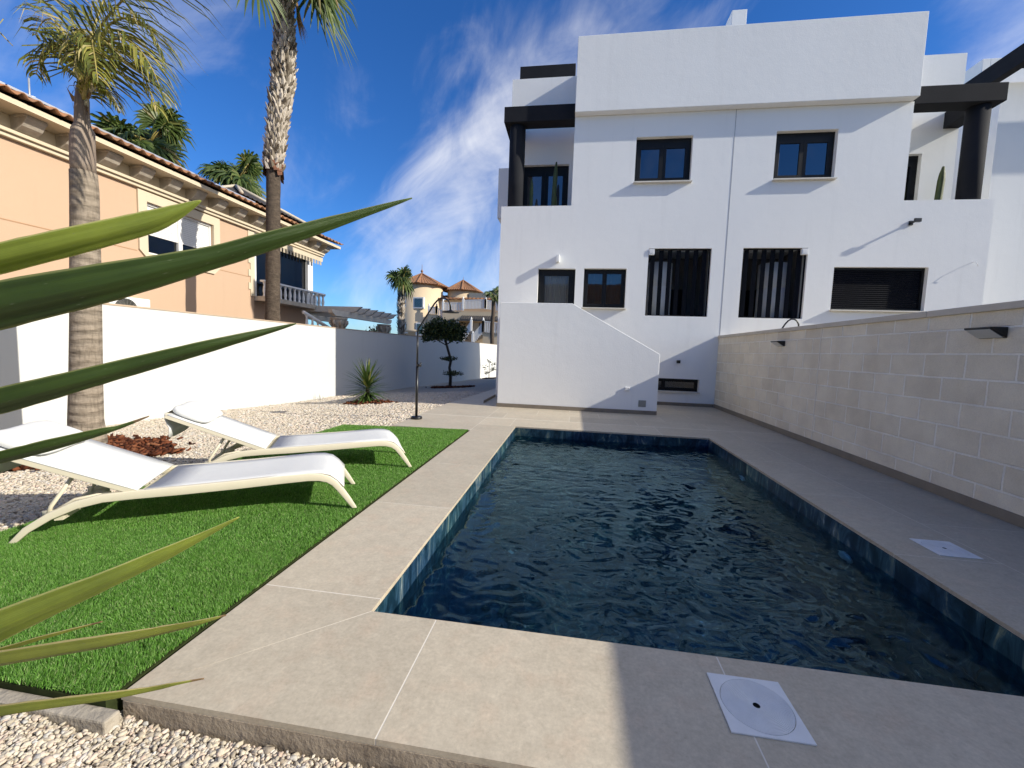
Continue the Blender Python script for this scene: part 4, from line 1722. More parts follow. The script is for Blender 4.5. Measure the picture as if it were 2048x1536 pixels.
    for i, (x, z) in enumerate(path):
        for j in range(9):
            u = j / 8
            vs_.append((x + .012 * math.sin(u * 9 + i) * (i > 2), -.05 + (WL + .1) * u, z + .012 * math.cos(u * 7) * (i > 2)))
    for i in range(len(path) - 1):
        for j in range(8):
            a = i * 9 + j
            fs_.append((a, a + 1, a + 10, a + 9))
    m.add(vs_, fs_)
    o = m.build('strap_flap', M['fabric'], pl, True, local=True)
    sm = o.modifiers.new('thick', 'SOLIDIFY'); sm.thickness = .006
    return t


lounger((-1.655, 2.985, 0.012), R(-150.0), 'nearer white sun lounger on the lawn, closest to the camera')
lounger((-1.67, 4.17, 0.012), R(-150.8), 'farther white sun lounger behind the nearer one')


# ------------------------------------------------------------------ mulch patches
def mulch(cx, cy, rx, ry, n, size=.035):
    x, y = [], []
    while len(x) < n:
        a = random.uniform(0, 2 * math.pi); r_ = math.sqrt(random.random())
        k = 1 + .18 * math.sin(3 * a + cx) + .10 * math.sin(7 * a)
        if random.random() < .05: r_ *= 1.3
        u, v = cx + rx * r_ * k * math.cos(a), cy + ry * r_ * k * math.sin(a)
        if u < XW + .03: continue
        x.append(u); y.append(v)
    x, y = np.array(x), np.array(y)
    z = gz_v(x, y) + RNG.uniform(.008, .045, n)
    base = np.array([(sx, sy, sz) for sz in (-1, 1) for sx, sy in ((-1, -1), (1, -1), (1, 1), (-1, 1))], float)
    f4 = np.array([(0, 3, 2, 1), (4, 5, 6, 7), (0, 1, 5, 4), (1, 2, 6, 5), (2, 3, 7, 6), (3, 0, 4, 7)])
    V = base[None] * np.stack([size * RNG.uniform(.5, 1.3, n), size * RNG.uniform(.25, .6, n), size * RNG.uniform(.12, .3, n)], 1)[:, None, :]
    V = V * (1 + RNG.uniform(-.25, .25, V.shape))
    for ax in (0, 1, 2):
        a = RNG.normal(0, .5, n) if ax < 2 else RNG.uniform(0, 6.28, n)
        c, s = np.cos(a)[:, None], np.sin(a)[:, None]
        i, j = [(1, 2), (0, 2), (0, 1)][ax]
        p, q = V[..., i].copy(), V[..., j].copy()
        V[..., i] = p * c - q * s; V[..., j] = p * s + q * c
    V += np.stack([x, y, z], 1)[:, None, :]
    F = f4[None] + (np.arange(n) * 8)[:, None, None]
    o = np_mesh('bark_mulch', V.reshape(-1, 3), F.reshape(-1, 4), M['mulch'])
    tag(o, kind='stuff')
    m = MB()
    k = 28
    ring = [(cx + rx * .93 * math.cos(2 * math.pi * i / k), cy + ry * .93 * math.sin(2 * math.pi * i / k)) for i in range(k)]
    ring = [(max(a, XW + .01), b) for a, b in ring]
    vs_ = [(cx, cy, gz(cx, cy) + .026)] + [(a, b, gz(a, b) + .018) for a, b in ring]
    m.add(vs_, [(0, 1 + i, 1 + (i + 1) % k) for i in range(k)])
    tag(m.build('mulch_bed', M['mulchbed'], smooth=True), kind='structure')


# ------------------------------------------------------------------ palms
def fan_leaf(m, hub, d, up, rad, n=22, droop=.5, span=250):
    """palmate leaf: d outward direction, up leaf normal"""
    d = Vector(d).normalized(); up = Vector(up)
    s = d.cross(up).normalized(); up = s.cross(d).normalized()
    for k in range(n):
        a = R(-span / 2 + span * k / (n - 1))
        dirv = (d * math.cos(a) + s * math.sin(a)).normalized()
        side = (s * math.cos(a) - d * math.sin(a)).normalized()
        L = rad * (1 - .28 * abs(a) / R(span / 2)) * random.uniform(.88, 1.08)
        w = L * math.tan(R(span / (n - 1)) / 2) * 1.02
        p0 = Vector(hub)
        p1 = p0 + dirv * L * .42 + up * L * .05
        g = Vector((0, 0, -1))
        p2 = p0 + dirv * L * .75 + g * L * droop * .18
        p3 = p0 + dirv * L * .95 + g * L * droop * random.uniform(.45, .75)
        w1 = w * .42
        fold = up * w1 * .5
        m.add([p0 - side * .004, p0 + side * .004, p1 - side * w1 - fold * .6, p1 + fold * .4, p1 + side * w1 - fold * .6,
               p2 - side * w1 * .75, p2 + fold * .5, p2 + side * w1 * .75, p3],
              [(0, 3, 2), (0, 1, 3), (1, 4, 3), (2, 3, 6, 5), (3, 4, 7, 6), (5, 6, 8), (6, 7, 8)])


def fan_crown(t, c, nleaf, plen, rad, mat='palmgreen', upb=(-.35, 1.0), nseg=22, droop=.5, pet='petiole', wind=(0, 0, 0)):
    m = MB(); mp = MB()
    for i in range(nleaf):
        az = i * 2.39996 + random.uniform(-.2, .2)
        el = upb[0] + (upb[1] - upb[0]) * ((i * .618) % 1) ** .8
        d = Vector((math.cos(az) * math.cos(el), math.sin(az) * math.cos(el), math.sin(el))) + Vector(wind)
        d.normalize()
        L = plen * random.uniform(.85, 1.15)
        hub = Vector(c) + d * L + Vector((0, 0, -.16 * L * (1.2 - el)))
        mp.tube([c, Vector(c) + d * L * .5 + Vector((0, 0, .02)), hub], [.022, .016, .011], 5)
        cdir = (d * .8 + Vector((0, 0, .25 * math.sin(el) - .55 * max(0, .7 - el)))).normalized()
        side = cdir.cross(Vector((0, 0, 1)))
        if side.length < .05: side = Vector((1, 0, 0))
        side.normalize()
        nrm = side.cross(cdir)
        ro = random.uniform(-1.1, 1.1)
        nrm = (nrm * math.cos(ro) + side * math.sin(ro)).normalized()
        fan_leaf(m, hub, cdir, nrm, rad * random.uniform(.85, 1.12), nseg, droop, 260)
    cr = m.build('crown', M[mat], t)
    mp.build('petioles', M[pet], cr, True)
    return cr


def boots(m, cfun, z0, z1, n, size):
    """overlapping old leaf bases around a trunk; cfun(z) -> (centre, radius)"""
    for i in range(n):
        z = z0 + (z1 - z0) * (i + random.random()) / n
        a = i * 2.39996 + random.uniform(-.3, .3)
        c, r_ = cfun(z)
        o = Vector((math.cos(a), math.sin(a), 0)); s = Vector((-math.sin(a), math.cos(a), 0))
        L = size * random.uniform(.7, 1.4); w = size * random.uniform(.22, .42)
        tilt = random.uniform(.12, .55); ln = random.uniform(-.4, .4)
        up = (Vector((0, 0, 1)) + o * tilt + s * ln).normalized()
        p = Vector(c) + o * (r_ * .9)
        m.add([p - s * w, p + s * w, p + o * .03 - s * 0, p + up * L * .6 - s * w * .8, p + up * L * .6 + s * w * .8, p + up * L * .6 + o * .035,
               p + up * L * random.uniform(.9, 1.05) + o * .02 - s * w * .3, p + up * L + o * .02 + s * w * .3],
              [(0, 2, 5, 3), (2, 1, 4, 5), (3, 5, 6), (5, 7, 6), (5, 4, 7), (0, 3, 4, 1)])


# --- tall shaggy fan palm behind the garden wall
tp = thing('fan_palm', 'tall fan palm with shaggy upper trunk rising behind the white wall', 'palm', (-7.95, 10.05, -.3))
PB = [onx(545, 700, -7.95), onx(546, 520, -7.95), onx(547, 335, -7.95), onx(554, 270, -7.95), onx(566, 170, -7.95), onx(570, 90, -7.95), onx(567, 0, -7.95)]
PB = [Vector((-7.95, PB[0].y, -.4))] + PB + [PB[-1] + Vector((0, 0, .9))]


def pb_at(z):
    z = float(z)
    for a, b in zip(PB[:-1], PB[1:]):
        if a.z <= z <= b.z or b is PB[-1]:
            u = (z - a.z) / (b.z - a.z)
            return a.lerp(b, u)
    return PB[-1]


zs = np.linspace(PB[0].z, PB[-1].z, 60)
zk = PB[3].z
m = MB()
m.tube([pb_at(z) for z in zs if z <= zk + .3], [(.185 + .006 * math.sin(z * 23) + .05 * max(0, (1.0 - z) / 1.0) ** 2) * (1 - .02 * z) for z in zs if z <= zk + .3], 24)
m.build('trunk', M['trunkbrown'], tp, True)
m = MB()
m.tube([pb_at(z) for z in zs if z >= zk - .05], [.225 + .03 * math.sin(z * 1.6 + 1) - (.06 if z > PB[-1].z - 1.1 else 0) for z in zs if z >= zk - .05], 22)
m.build('upper_trunk', M['trunkbrown'], tp, True)
m = MB()
boots(m, lambda z: (pb_at(z), .235 + .03 * math.sin(z * 1.6 + 1)), zk - .12, PB[-1].z - .5, 1150, .16)
for k in range(3):
    q = pb_at(zk + 1.0 + .3 * k)
    a = Vector((-.25, .55, .45)).normalized()
    m.tube([q + Vector((-.05, -.25, 0)), q + Vector((-.05, -.42, .12 + .1 * k))], [.035, .012], 5)
m.build('leaf_bases', M['boots'], tp)
m = MB()
q = pb_at(zk + .02)
m.lathe((q.x, q.y, q.z), [(.20, -.05), (.24, .0), (.23, .09)], 20)
for k in range(16):
    a = random.uniform(0, 6.28)
    o = Vector((math.cos(a), math.sin(a), 0)); s = Vector((-math.sin(a), math.cos(a), 0))
    p = q + o * .20 + Vector((0, 0, random.uniform(-.05, .1)))
    L = random.uniform(.12, .38)
    m.add([p - s * .09, p + s * .09, p + o * .04 - s * .07 + Vector((0, 0, -L)), p + o * .05 + s * .05 + Vector((0, 0, -L * .8))], [(0, 1, 3, 2)])
m.build('fibre_skirt', M['rust'], tp)
top = PB[-1] + Vector((0, 0, .15))
fan_crown(tp, top, 40, 1.15, 1.05, 'palmgreen', (-.55, 1.2), 24, .65)
for px, py, tx, ty, d in ((610, -15, 690, 20, 11.0), (640, -30, 625, 25, 10.7), (510, -40, 455, -12, 11.3), (660, -60, 705, 25, 10.5)):
    m = MB(); mp = MB()
    hub = onx(px, py, -7.6 - (11 - d) * .4); tip = onx(tx, ty, -7.6 - (11 - d) * .4)
    dv = tip - hub
    mp.tube([top, top.lerp(hub, .6) + Vector((0, 0, .35)), hub], [.02, .016, .012], 5)
    fan_leaf(m, hub, dv, Vector((.8, -.5, .3)), dv.length * .9, 26, .45, 220)
    cr2 = m.build('drooping_leaf', M['palmgreen'], tp)
    mp.build('petiole', M['petiole'], cr2, True)
m = MB()
p0 = onx(592, -5, -7.7); p1 = onx(600, 45, -7.7); p2 = onx(611, 88, -7.7)
for k in range(14):
    j = Vector((random.uniform(-.06, .06), random.uniform(-.06, .06), 0))
    s = Vector((random.uniform(-1, 1), random.uniform(-1, 1), 0)).normalized() * .018
    m.add([p0 - s, p0 + s, p1 + j - s, p1 + j + s, p2 + j * 2 + Vector((0, 0, random.uniform(-.1, .25)))], [(0, 1, 3, 2), (2, 3, 4)])
m.build('dead_frond', M['dryleaf'], tp)


# --- left garden palm with grey trunk and feather fronds
def pinnate(m, mr, pts, n, ll, w, droop, wind, fold=.5, r0=.018):
    """pts: control points of rachis (catmull through them)"""
    P = [Vector(p) for p in pts]
    def cr(t):
        k = len(P) - 1
        x = min(t * k, k - 1e-6); i = int(x); u = x - i
        p0, p1, p2, p3 = P[max(i - 1, 0)], P[i], P[i + 1], P[min(i + 2, k)]
        return .5 * ((2 * p1) + (p2 - p0) * u + (2 * p0 - 5 * p1 + 4 * p2 - p3) * u * u + (3 * p1 - p0 - 3 * p2 + p3) * u ** 3)
    path = [cr(i / 20) for i in range(21)]
    mr.tube(path, [r0 * (1 - .8 * i / 20) for i in range(21)], 6)
    wind = Vector(wind)
    for i in range(n):
        t = .16 + .83 * (i + random.random() * .7) / n
        p = cr(t); tg = (cr(min(t + .02, 1)) - cr(max(t - .02, 0))).normalized()
        s = tg.cross(Vector((0, 0, 1)))
        if s.length < .1: s = tg.cross(Vector((0, 1, 0)))
        s.normalize(); u = s.cross(tg)
        for sd in (-1, 1):
            L = ll * (math.sin(math.pi * min(1, .18 + .82 * t)) ** .6) * random.uniform(.75, 1.15)
            d = (s * sd * .8 + tg * .55 + u * fold * random.uniform(.2, 1) + wind * random.uniform(.4, 1.1)).normalized()
            ww = w * random.uniform(.7, 1.2)
            wd = d.cross(u).normalized()
            q0 = p; q1 = p + d * L * .35; 
            d2 = (d + Vector((0, 0, -droop * random.uniform(.6, 1.2))) + wind * .5).normalized()
            q2 = q1 + d2 * L * .35
            d3 = (d2 + Vector((0, 0, -droop * 1.2)) + wind * .6).normalized()
            q3 = q2 + d3 * L * .32
            wd2 = (wd + u * random.uniform(-.6, .6)).normalized()
            m.add([q0 - wd * ww * .4, q0 + wd * ww * .4, q1 - wd2 * ww, q1 + wd2 * ww, q2 - wd2 * ww * .75, q2 + wd2 * ww * .75, q3], [(0, 1, 3, 2), (2, 3, 5, 4), (4, 5, 6)])


PY = 4.21
base_p = Vector((-5.875, PY, gz(-5.875, PY) - .05))
gp = thing('feather_palm', 'feather palm with smooth grey trunk and yellow windblown fronds beside the white wall', 'palm', base_p)
m = MB()
tr = [(176, 880, 36), (172, 840, 33), (172, 760, 31), (172, 640, 29.5), (171, 520, 28.5), (170, 440, 27.5), (169, 380, 27), (167, 345, 26)]
pts = [base_p + Vector((0, 0, 0))] + [ony(a, b, PY) for a, b, c in tr]
rr = [.19] + [.78 * c * (ony(100, b, PY) - CAM).dot(_f) / FPX for a, b, c in tr]
m.tube(pts[:1] + pts[1:], rr, 28)
m.build('trunk', M['trunkgrey'], gp, True)
m = MB()
cs = [(167, 348, 24), (166, 325, 24.5), (165, 290, 24), (166, 262, 22.5), (165, 250, 16), (164, 225, 14.5), (164, 200, 14), (163, 170, 9)]
m.tube([ony(a, b, PY) for a, b, c in cs], [.78 * c * (ony(100, b, PY) - CAM).dot(_f) / FPX for a, b, c in cs], 24)
sheath = m.build('crownshaft', surf('grey_leaf_sheath', (0.36, 0.29, 0.23), (0.20, 0.15, 0.115), 3, 0.8, 14, 0.7, 0.02, stretch=(3, 3, .5)), gp, True)
m = MB(); mr = MB(); mw = MB()
WD = (.75, .05, -.55)


def Q(px, py, y=4.6): return ony(px, py, y * PY / 4.6)


fr_ = [
    ([Q(166, 205), Q(172, 140), Q(190, 72, 4.5), Q(246, 0, 4.4), Q(330, -55, 4.3), Q(400, -40, 4.2)], 40, .95, WD, .55),
    ([Q(166, 205), Q(178, 150, 4.7), Q(205, 108, 4.8), Q(245, 105, 4.9), Q(285, 150, 5.0), Q(318, 225, 5.0)], 40, .70, (.45, 0, -.6), .6),
    ([Q(166, 205), Q(180, 140, 4.4), Q(214, 84, 4.3), Q(262, 84, 4.2), Q(300, 130, 4.1), Q(330, 200, 4.1)], 40, .62, (.5, 0, -.6), .6),
    ([Q(163, 205), Q(158, 150, 4.5), Q(140, 105, 4.4), Q(112, 88, 4.3), Q(85, 105, 4.2), Q(72, 150, 4.2)], 34, .48, (.35, 0, -.4), .6),
    ([Q(163, 205), Q(158, 120, 4.7), Q(148, 50, 4.8), Q(120, 5, 4.9), Q(80, -20, 4.9)], 34, .62, (.55, 0, -.5), .6),
    ([Q(165, 205), Q(168, 120, 4.4), Q(176, 75, 4.2), Q(184, 80, 4.0), Q(190, 120, 3.9), Q(196, 165, 3.85)], 32, .42, (.4, 0, -.5), .5),
    ([Q(165, 205), Q(160, 130, 4.5), Q(164, 85, 4.3), Q(160, 78, 4.1), Q(152, 110, 4.0), Q(146, 150, 3.95)], 32, .40, (.3, 0, -.5), .5),
    ([Q(166, 205), Q(176, 110, 4.8), Q(196, 30, 5.0), Q(230, -40, 5.2), Q(290, -90, 5.3)], 40, 1.0, WD, .6),
    ([Q(167, 205), Q(182, 150, 4.6), Q(210, 60, 4.6), Q(256, 36, 4.6), Q(300, 60, 4.6), Q(330, 120, 4.6)], 40, .68, (.5, 0, -.6), .6),
    ([Q(164, 205), Q(150, 130, 4.9), Q(118, 50, 5.0), Q(90, 40, 5.1), Q(70, 70, 5.1)], 30, .5, (.5, 0, -.4), .6),
]
for P_, n, ll, wd, dr in fr_:
    pinnate(m, mr, P_, n, ll, .0110, dr, wd)
pinnate(m, mw, [Q(168, 215), Q(173, 190), Q(184, 175), Q(200, 172), Q(222, 190), Q(240, 225)], 40, .32, .010, .7, (.35, 0, -.5), r0=.038)
fo = m.build('fronds', M['palmyellow'], gp)
mr.build('rachis', M['petiole'], fo, True)
mw.build('pale_rachis', M['petiolepale'], fo, True)
m = MB()
for k in range(26):
    p = Q(165 + random.uniform(-16, 14), 215 + random.uniform(-25, 20))
    s = Vector((random.uniform(-1, 1), random.uniform(-1, 1), 0)).normalized() * .02
    m.add([p - s, p + s, p + Vector((random.uniform(-.12, .12), random.uniform(-.05, .05), random.uniform(.1, .25)))], [(0, 1, 2)])
m.build('torn_fibres', M['dryleaf'], gp)

# --- a second feather palm just left of the frame, one frond reaches in
lp = thing('feather_palm', 'feather palm outside the left edge, only dry frond tips reach the picture', 'palm', (-6.6, 2.35, gz(-6.6, 2.35)))
m = MB()
m.tube([(-6.6, 2.35, gz(-6.6, 2.35)), (-6.6, 2.35, 1.5), (-6.58, 2.38, 3.1), (-6.55, 2.4, 4.2)], [.25, .21, .2, .14], 22)
m.build('trunk', M['trunkgrey'], lp, True)
m = MB(); mr = MB()
c0 = Vector((-6.55, 2.4, 4.15))
for k in range(7):
    a = k * .9 + .3
    d = Vector((math.cos(a), math.sin(a), 0))
    if d.y > .45: d.y = .1
    d.normalize()
    pinnate(m, mr, [c0, c0 + d * .3 + Vector((0, 0, .6)), c0 + d * .8 + Vector((0, 0, .95)), c0 + d * 1.4 + Vector((0, 0, .7)), c0 + d * 1.8 + Vector((0, 0, .1))], 34, .45, .012, .6, (-.3, -.2, -.3))
tipf = ony(26, 92, 3.55)
pinnate(m, mr, [c0, c0.lerp(tipf, .35) + Vector((0, 0, .55)), c0.lerp(tipf, .7) + Vector((0, 0, .42)), tipf], 22, .16, .010, .5, (.1, .1, -.1))
fo = m.build('fronds', M['palmyellow'], lp)
mr.build('rachis', M['petiole'], fo, True)


# --- fan palms behind the villa and further off
def plain_palm(name, label, c, zb, r_, nleaf, plen, rad, trunkmat='trunkbrown', nseg=16, boot=0, group=None, upb=(-.5, 1.1)):
    c = Vector(c)
    t = thing(name, label, 'palm', (c.x, c.y, zb), group=group)
    m = MB()
    zs_ = np.linspace(zb, c.z, 14)
    m.tube([(c.x + .04 * math.sin(z * 1.3), c.y, z) for z in zs_], [r_ * (1.15 - .25 * i / 13) for i in range(14)], 14)
    m.build('trunk', M[trunkmat], t, True)
    if boot:
        m = MB()
        boots(m, lambda z: (Vector((c.x + .04 * math.sin(z * 1.3), c.y, z)), r_ * 1.0), zb + 1, c.z - .15, boot, .26)
        m.build('leaf_bases', M['boots'], t)
    fan_crown(t, c, nleaf, plen, rad, 'palmgreen', upb, nseg, .6)
    return t


plain_palm('fan_palm', 'dense round fan palm crown behind the villa roof, above the solar panels', onx(298, 285, -16.5), -.5, .25, 46, .85, 1.12, group='fan palms behind the peach villa')
plain_palm('fan_palm', 'smaller fan palm crown behind the villa roof, left of the tall shaggy trunk', onx(478, 355, -18.5), -.5, .25, 46, .85, 1.12, group='fan palms behind the peach villa')
ep = ony(804, 560, 27)
plain_palm('fan_palm', 'slim distant fan palm with scaly trunk left of the round tower', ep, -1.6, .2, 20, .45, .95, 'trunkbrown', 14, 420, upb=(-.6, 1.3))
plain_palm('fan_palm', 'tiny far palm half hidden behind the house corner', ony(987, 590, 46), -1.6, .22, 16, .6, .75, nseg=12)


# ------------------------------------------------------------------ peach villa
VX = -11.0
vl = thing('peach_villa', 'peach coloured villa with corbelled cornice and tiled eaves beyond the garden wall', 'house', (VX - 4, 8, -.6))
mb = MB()
VW = (9.45, 11.45, 3.48, 4.78)
grid_wall(mb, [(-3, 13.08, -1.6, 5.05)], [VW], 'x', VX, VX - .25)
mb.box(VX - .25, VX - .55, 13.081, 16.3, -1.6, 2.86)
mb.box(VX - 9, VX - .26, -3, -2.75, -1.6, 5.4)
mb.box(VX - 9, VX - .56, 16.05, 16.3, -1.6, 5.4)
mb.box(VX - 9, VX - .56, 13.0, 13.08, -1.6, 5.4)
mb.build('wall', M['peach'], vl)
mb = MB()
mb.box(VX + .001, VX + .006, -3, 9.2, 3.485, 3.505)
mb.box(VX + .001, VX + .006, 11.7, 12.85, 3.485, 3.505)
mb.build('wall_groove', surf('groove_shadow_line', (0.42, 0.25, 0.14), (0.38, 0.22, 0.12), 4, 0.9), vl)
# cornice: moulding, frieze, soffit
mb = MB()
mb.box(VX - .25, VX + .10, -3, 17.0, 5.051, 5.13)
mb.box(VX - .25, VX + .16, -3, 17.0, 5.131, 5.20)
mb.box(VX - .25, VX + .03, -3, 17.0, 5.201, 5.50)
mb.build('cornice', M['cream'], vl, bevel=.01)
mb = MB()
mb.box(VX - .3, VX + .62, -3, 17.45, 5.501, 5.545)
mb.box(VX + .5, VX + .62, -3, 17.45, 5.546, 5.60)
mb.build('soffit', M['cream'], vl)
for yc in [5.4, 6.2] + [7.04, 7.75, 8.46, 9.22, 9.97, 10.71, 11.45, 12.22, 13.01, 13.8, 14.6, 15.4, 16.2, 16.9]:
    m = MB()
    w = .16
    m.prism([(VX + .031, 5.22), (VX + .16, 5.22), (VX + .30, 5.30), (VX + .42, 5.44), (VX + .42, 5.5), (VX + .031, 5.5)], 'y', yc - w, yc + w)
    m.box(VX + .15, VX + .40, yc - w - .03, yc + w + .03, 5.455, 5.4995)
    m.obox((VX + .30, yc, 5.345), (.058, 0, .058), (0, .10, 0), (.008, 0, -.008))
    m.obox((VX + .305, yc, 5.34), (.035, 0, .035), (0, .06, 0), (.014, 0, -.014))
    m.build('corbel', M['dullcream'], vl, bevel=.008)


# tiled roof: corrugated sheet with thickness
def tile_roof(name, x_e, z_e, x_r, z_r, y0, y1, parent, mat, per=.23, amp=.05, rows=10):
    m = MB()
    n = int((y1 - y0) / per * 8)
    cols = [y0 + (y1 - y0) * i / n for i in range(n + 1)]
    vs_, fs_ = [], []
    prof = []
    for j in range(rows):
        for e in (0, 1):
            u = (j + e * .98) / rows
            prof.append((x_e + (x_r - x_e) * u, z_e + (z_r - z_e) * u + (.022 if e == 0 else 0)))
    for y in cols:
        ph = (y - y0) / per * 2 * math.pi
        h = amp * (max(0, math.sin(ph)) ** .7 if math.sin(ph) > 0 else -.45 * abs(math.sin(ph)) ** .8)
        jit = .006 * math.sin(y * 37)
        for x, z in prof:
            vs_.append((x, y, z + h + jit))
    k = len(prof)
    for i in range(n):
        for j in range(k - 1):
            a = i * k + j
            fs_.append((a, a + 1, a + k + 1, a + k))
    m.add(vs_, fs_)
    o = m.build(name, mat, parent, True)
    s = o.modifiers.new('thick', 'SOLIDIFY'); s.thickness = .022; s.offset = -1
    return o


tile_roof('roof', VX + .72, 5.65, VX - 4.5, 7.35, -3, 17.5, vl, M['terra'], .24, .05, 14)
m = MB()
m.prism([(VX + .60, 5.601), (VX - 4.4, 7.2), (VX - 4.4, 5.601)], 'y', -2.9, 17.4)
m.build('roof_body', M['dullcream'], vl)
# solar panels on the roof slope
sl_ = (7.35 - 5.65) / (-5.22)
for k in range(6):
    y0 = 5.4 + k * 1.22
    m = MB(); m2 = MB()
    def PZ(x): return 5.65 + (VX + .72 - x) * (-sl_) + .10
    xa, xb = VX + .42, VX - 1.3
    for yy0, yy1, zz0, zz1, mm_ in ((y0, y0 + 1.19, .0, .035, m),):
        mm_.add([(xa, yy0, PZ(xa) + zz0), (xa, yy1, PZ(xa) + zz0), (xb, yy1, PZ(xb) + zz0), (xb, yy0, PZ(xb) + zz0),
                 (xa, yy0, PZ(xa) + zz1), (xa, yy1, PZ(xa) + zz1), (xb, yy1, PZ(xb) + zz1), (xb, yy0, PZ(xb) + zz1)],
                [(0, 3, 2, 1), (4, 5, 6, 7), (0, 1, 5, 4), (1, 2, 6, 5), (2, 3, 7, 6), (3, 0, 4, 7)])
    pn = m.build('solar_panel', M['solar'], vl)
    m2.box(xa, xa + .012, y0, y0 + 1.19, PZ(xa) - .004, PZ(xa) + .038)
    m2.build('panel_edge', M['alu'], pn)
# antenna mast
m = MB()
am = onx(60, 205, -12.0)
m.tube([(am.x, am.y, 5.9), (am.x, am.y, 6.85)], .018, 8)
m.tube([Vector((am.x, am.y + .06, 6.42)) + .09 * Vector((.3 * math.cos(a), math.cos(a), math.sin(a))) for a in np.linspace(0, 5.6, 20)], .006, 5)
m.build('roof_mast', M['alu'], vl, True)
# little hipped roof further back
pc = Vector((-15.0, 16.9, 8.05))
m = MB()
hw = 2.0
m.box(pc.x - hw + .35, pc.x + hw - .35, pc.y - hw + .35, pc.y + hw - .35, 5.8, 7.0)
m.build('turret_wall', M['cream'], vl)
m = MB()
for sx, sy in ((1, 0), (-1, 0), (0, 1), (0, -1)):
    n = 72
    for i in range(n):
        def pt(u, v):
            wv = hw * (1 - v)
            lat = -hw + 2 * hw * u
            latc = max(-wv, min(wv, lat))
            h = .05 * max(0, math.sin(u * 2 * math.pi * 16))
            base = (pc.x + sx * wv + (latc if sx == 0 else 0), pc.y + sy * wv + (latc if sy == 0 else 0), 7.0 + (pc.z - 7.0) * v + h)
            return base
        for j in range(8):
            u0, u1, v0, v1 = i / n, (i + 1) / n, j / 8, (j + 1) / 8
            m.add([pt(u0, v0), pt(u1, v0), pt(u1, v1), pt(u0, v1)], [(0, 1, 2, 3)])
m.build('turret_roof', M['terradark'], vl)
m = MB()
for sx in (-1, 1):
    for sy in (-1, 1):
        m.tube([(pc.x + sx * hw, pc.y + sy * hw, 7.06), (pc.x, pc.y, pc.z + .06)], .07, 8)
m.build('turret_ridge', M['dullcream'], vl, True)
# villa window with chamfered surround and half lowered shutters
m = MB()
yo0, yo1, zo0, zo1 = VW[0] - .22, VW[1] + .22, VW[2] - .16, VW[3] + .24
def ring(pts_o, pts_i, x0, x1):
    n = len(pts_o)
    vs_ = [(x1, *p) for p in pts_o] + [(x1, *p) for p in pts_i] + [(x0, *p) for p in pts_o] + [(x0, *p) for p in pts_i]
    fs_ = []
    for k in range(n):
        k2 = (k + 1) % n
        fs_ += [(k, k2, n + k2, n + k), (2 * n + k, 3 * n + k, 3 * n + k2, 2 * n + k2), (k, 2 * n + k, 2 * n + k2, k2), (n + k, n + k2, 3 * n + k2, 3 * n + k)]
    m.add(vs_, fs_)
ch = .22
po = [(yo0 + ch, zo0), (yo1 - ch, zo0), (yo1, zo0 + ch), (yo1, zo1), (yo0, zo1), (yo0, zo0 + ch)]
pi_ = [(VW[0] + .001, VW[2]), (VW[1] - .001, VW[2]), (VW[1], VW[2] + .001), (VW[1], VW[3]), (VW[0], VW[3]), (VW[0], VW[2] + .001)]
ring(po, pi_, VX + .001, VX + .05)
sr = m.build('window_surround', M['cream'], vl)
m = MB()
ym = (VW[0] + VW[1]) / 2
for a, b in ((VW[0], VW[0] + .05), (ym - .06, ym + .06), (VW[1] - .05, VW[1])):
    m.box(VX - .16, VX - .06, a + .001, b - .001, VW[2] + .05, VW[3] - .06)
m.box(VX - .16, VX - .06, VW[0] + .001, VW[1] - .001, VW[2] + .001, VW[2] + .0499)
m.box(VX - .16, VX - .04, VW[0] + .001, VW[1] - .001, VW[3] - .0599, VW[3] - .001)
wf = m.build('window', M['shutter'], vl)
for a, b in ((VW[0] + .05, ym - .06), (ym + .06, VW[1] - .05)):
    m = MB()
    z1 = VW[3] - .06; z0 = VW[2] + .50
    n = 14
    for k in range(n):
        za = z0 + (z1 - z0) * k / n; zb_ = z0 + (z1 - z0) * (k + 1) / n
        m.prism([(VX - .11, za + .002), (VX - .085, za + .004), (VX - .085, zb_ - .004), (VX - .11, zb_ - .002)], 'y', a + .001, b - .001)
    m.build('roller_shutter', M['shutter'], wf)
    m = MB()
    m.box(VX - .15, VX - .135, a, b, VW[2] + .05, VW[3] - .06)
    m.build('pane', M['pane'], wf)
# corner quoins
m = MB()
z = 2.86
k = 0
while z < 5.04:
    zn = min(z + .22, 5.048)
    d = .26 if k % 2 else .17
    m.box(VX + .001, VX + .03, 13.08 - d, 13.10, z, zn)
    z = zn
    k += 1
m.build('quoin', M['cream'], vl)
# balcony bay
m = MB()
m.box(VX - .56, VX + .42, 13.101, 16.95, 2.72, 2.88)
m.build('balcony_slab', M['dullcream'], vl, bevel=.01)
bp = [(0.06, 0), (.06, .04), (.04, .06), (.045, .09), (.062, .17), (.05, .28), (.034, .38), (.04, .42), (.055, .44), (.055, .48)]
rail_pts = [(VX + .34, 13.16 + i * .262) for i in range(14)] + [(VX + .18, 16.80), (VX - .06, 16.86), (VX - .3, 16.86)]
proto = None
for (bx, by) in rail_pts:
    if proto is None:
        m = MB()
        m.lathe((bx, by, 2.881), [(r_ * .95, z_) for r_, z_ in bp], 14)
        proto = m.build('baluster', M['balustrade'], vl, True)
        b0 = (bx, by)
    else:
        c = proto.copy(); COL.objects.link(c); c.parent = vl
        c.location = (bx - b0[0], by - b0[1], 0)
m = MB()
m.box(VX + .25, VX + .43, 13.05, 16.62, 3.362, 3.43)
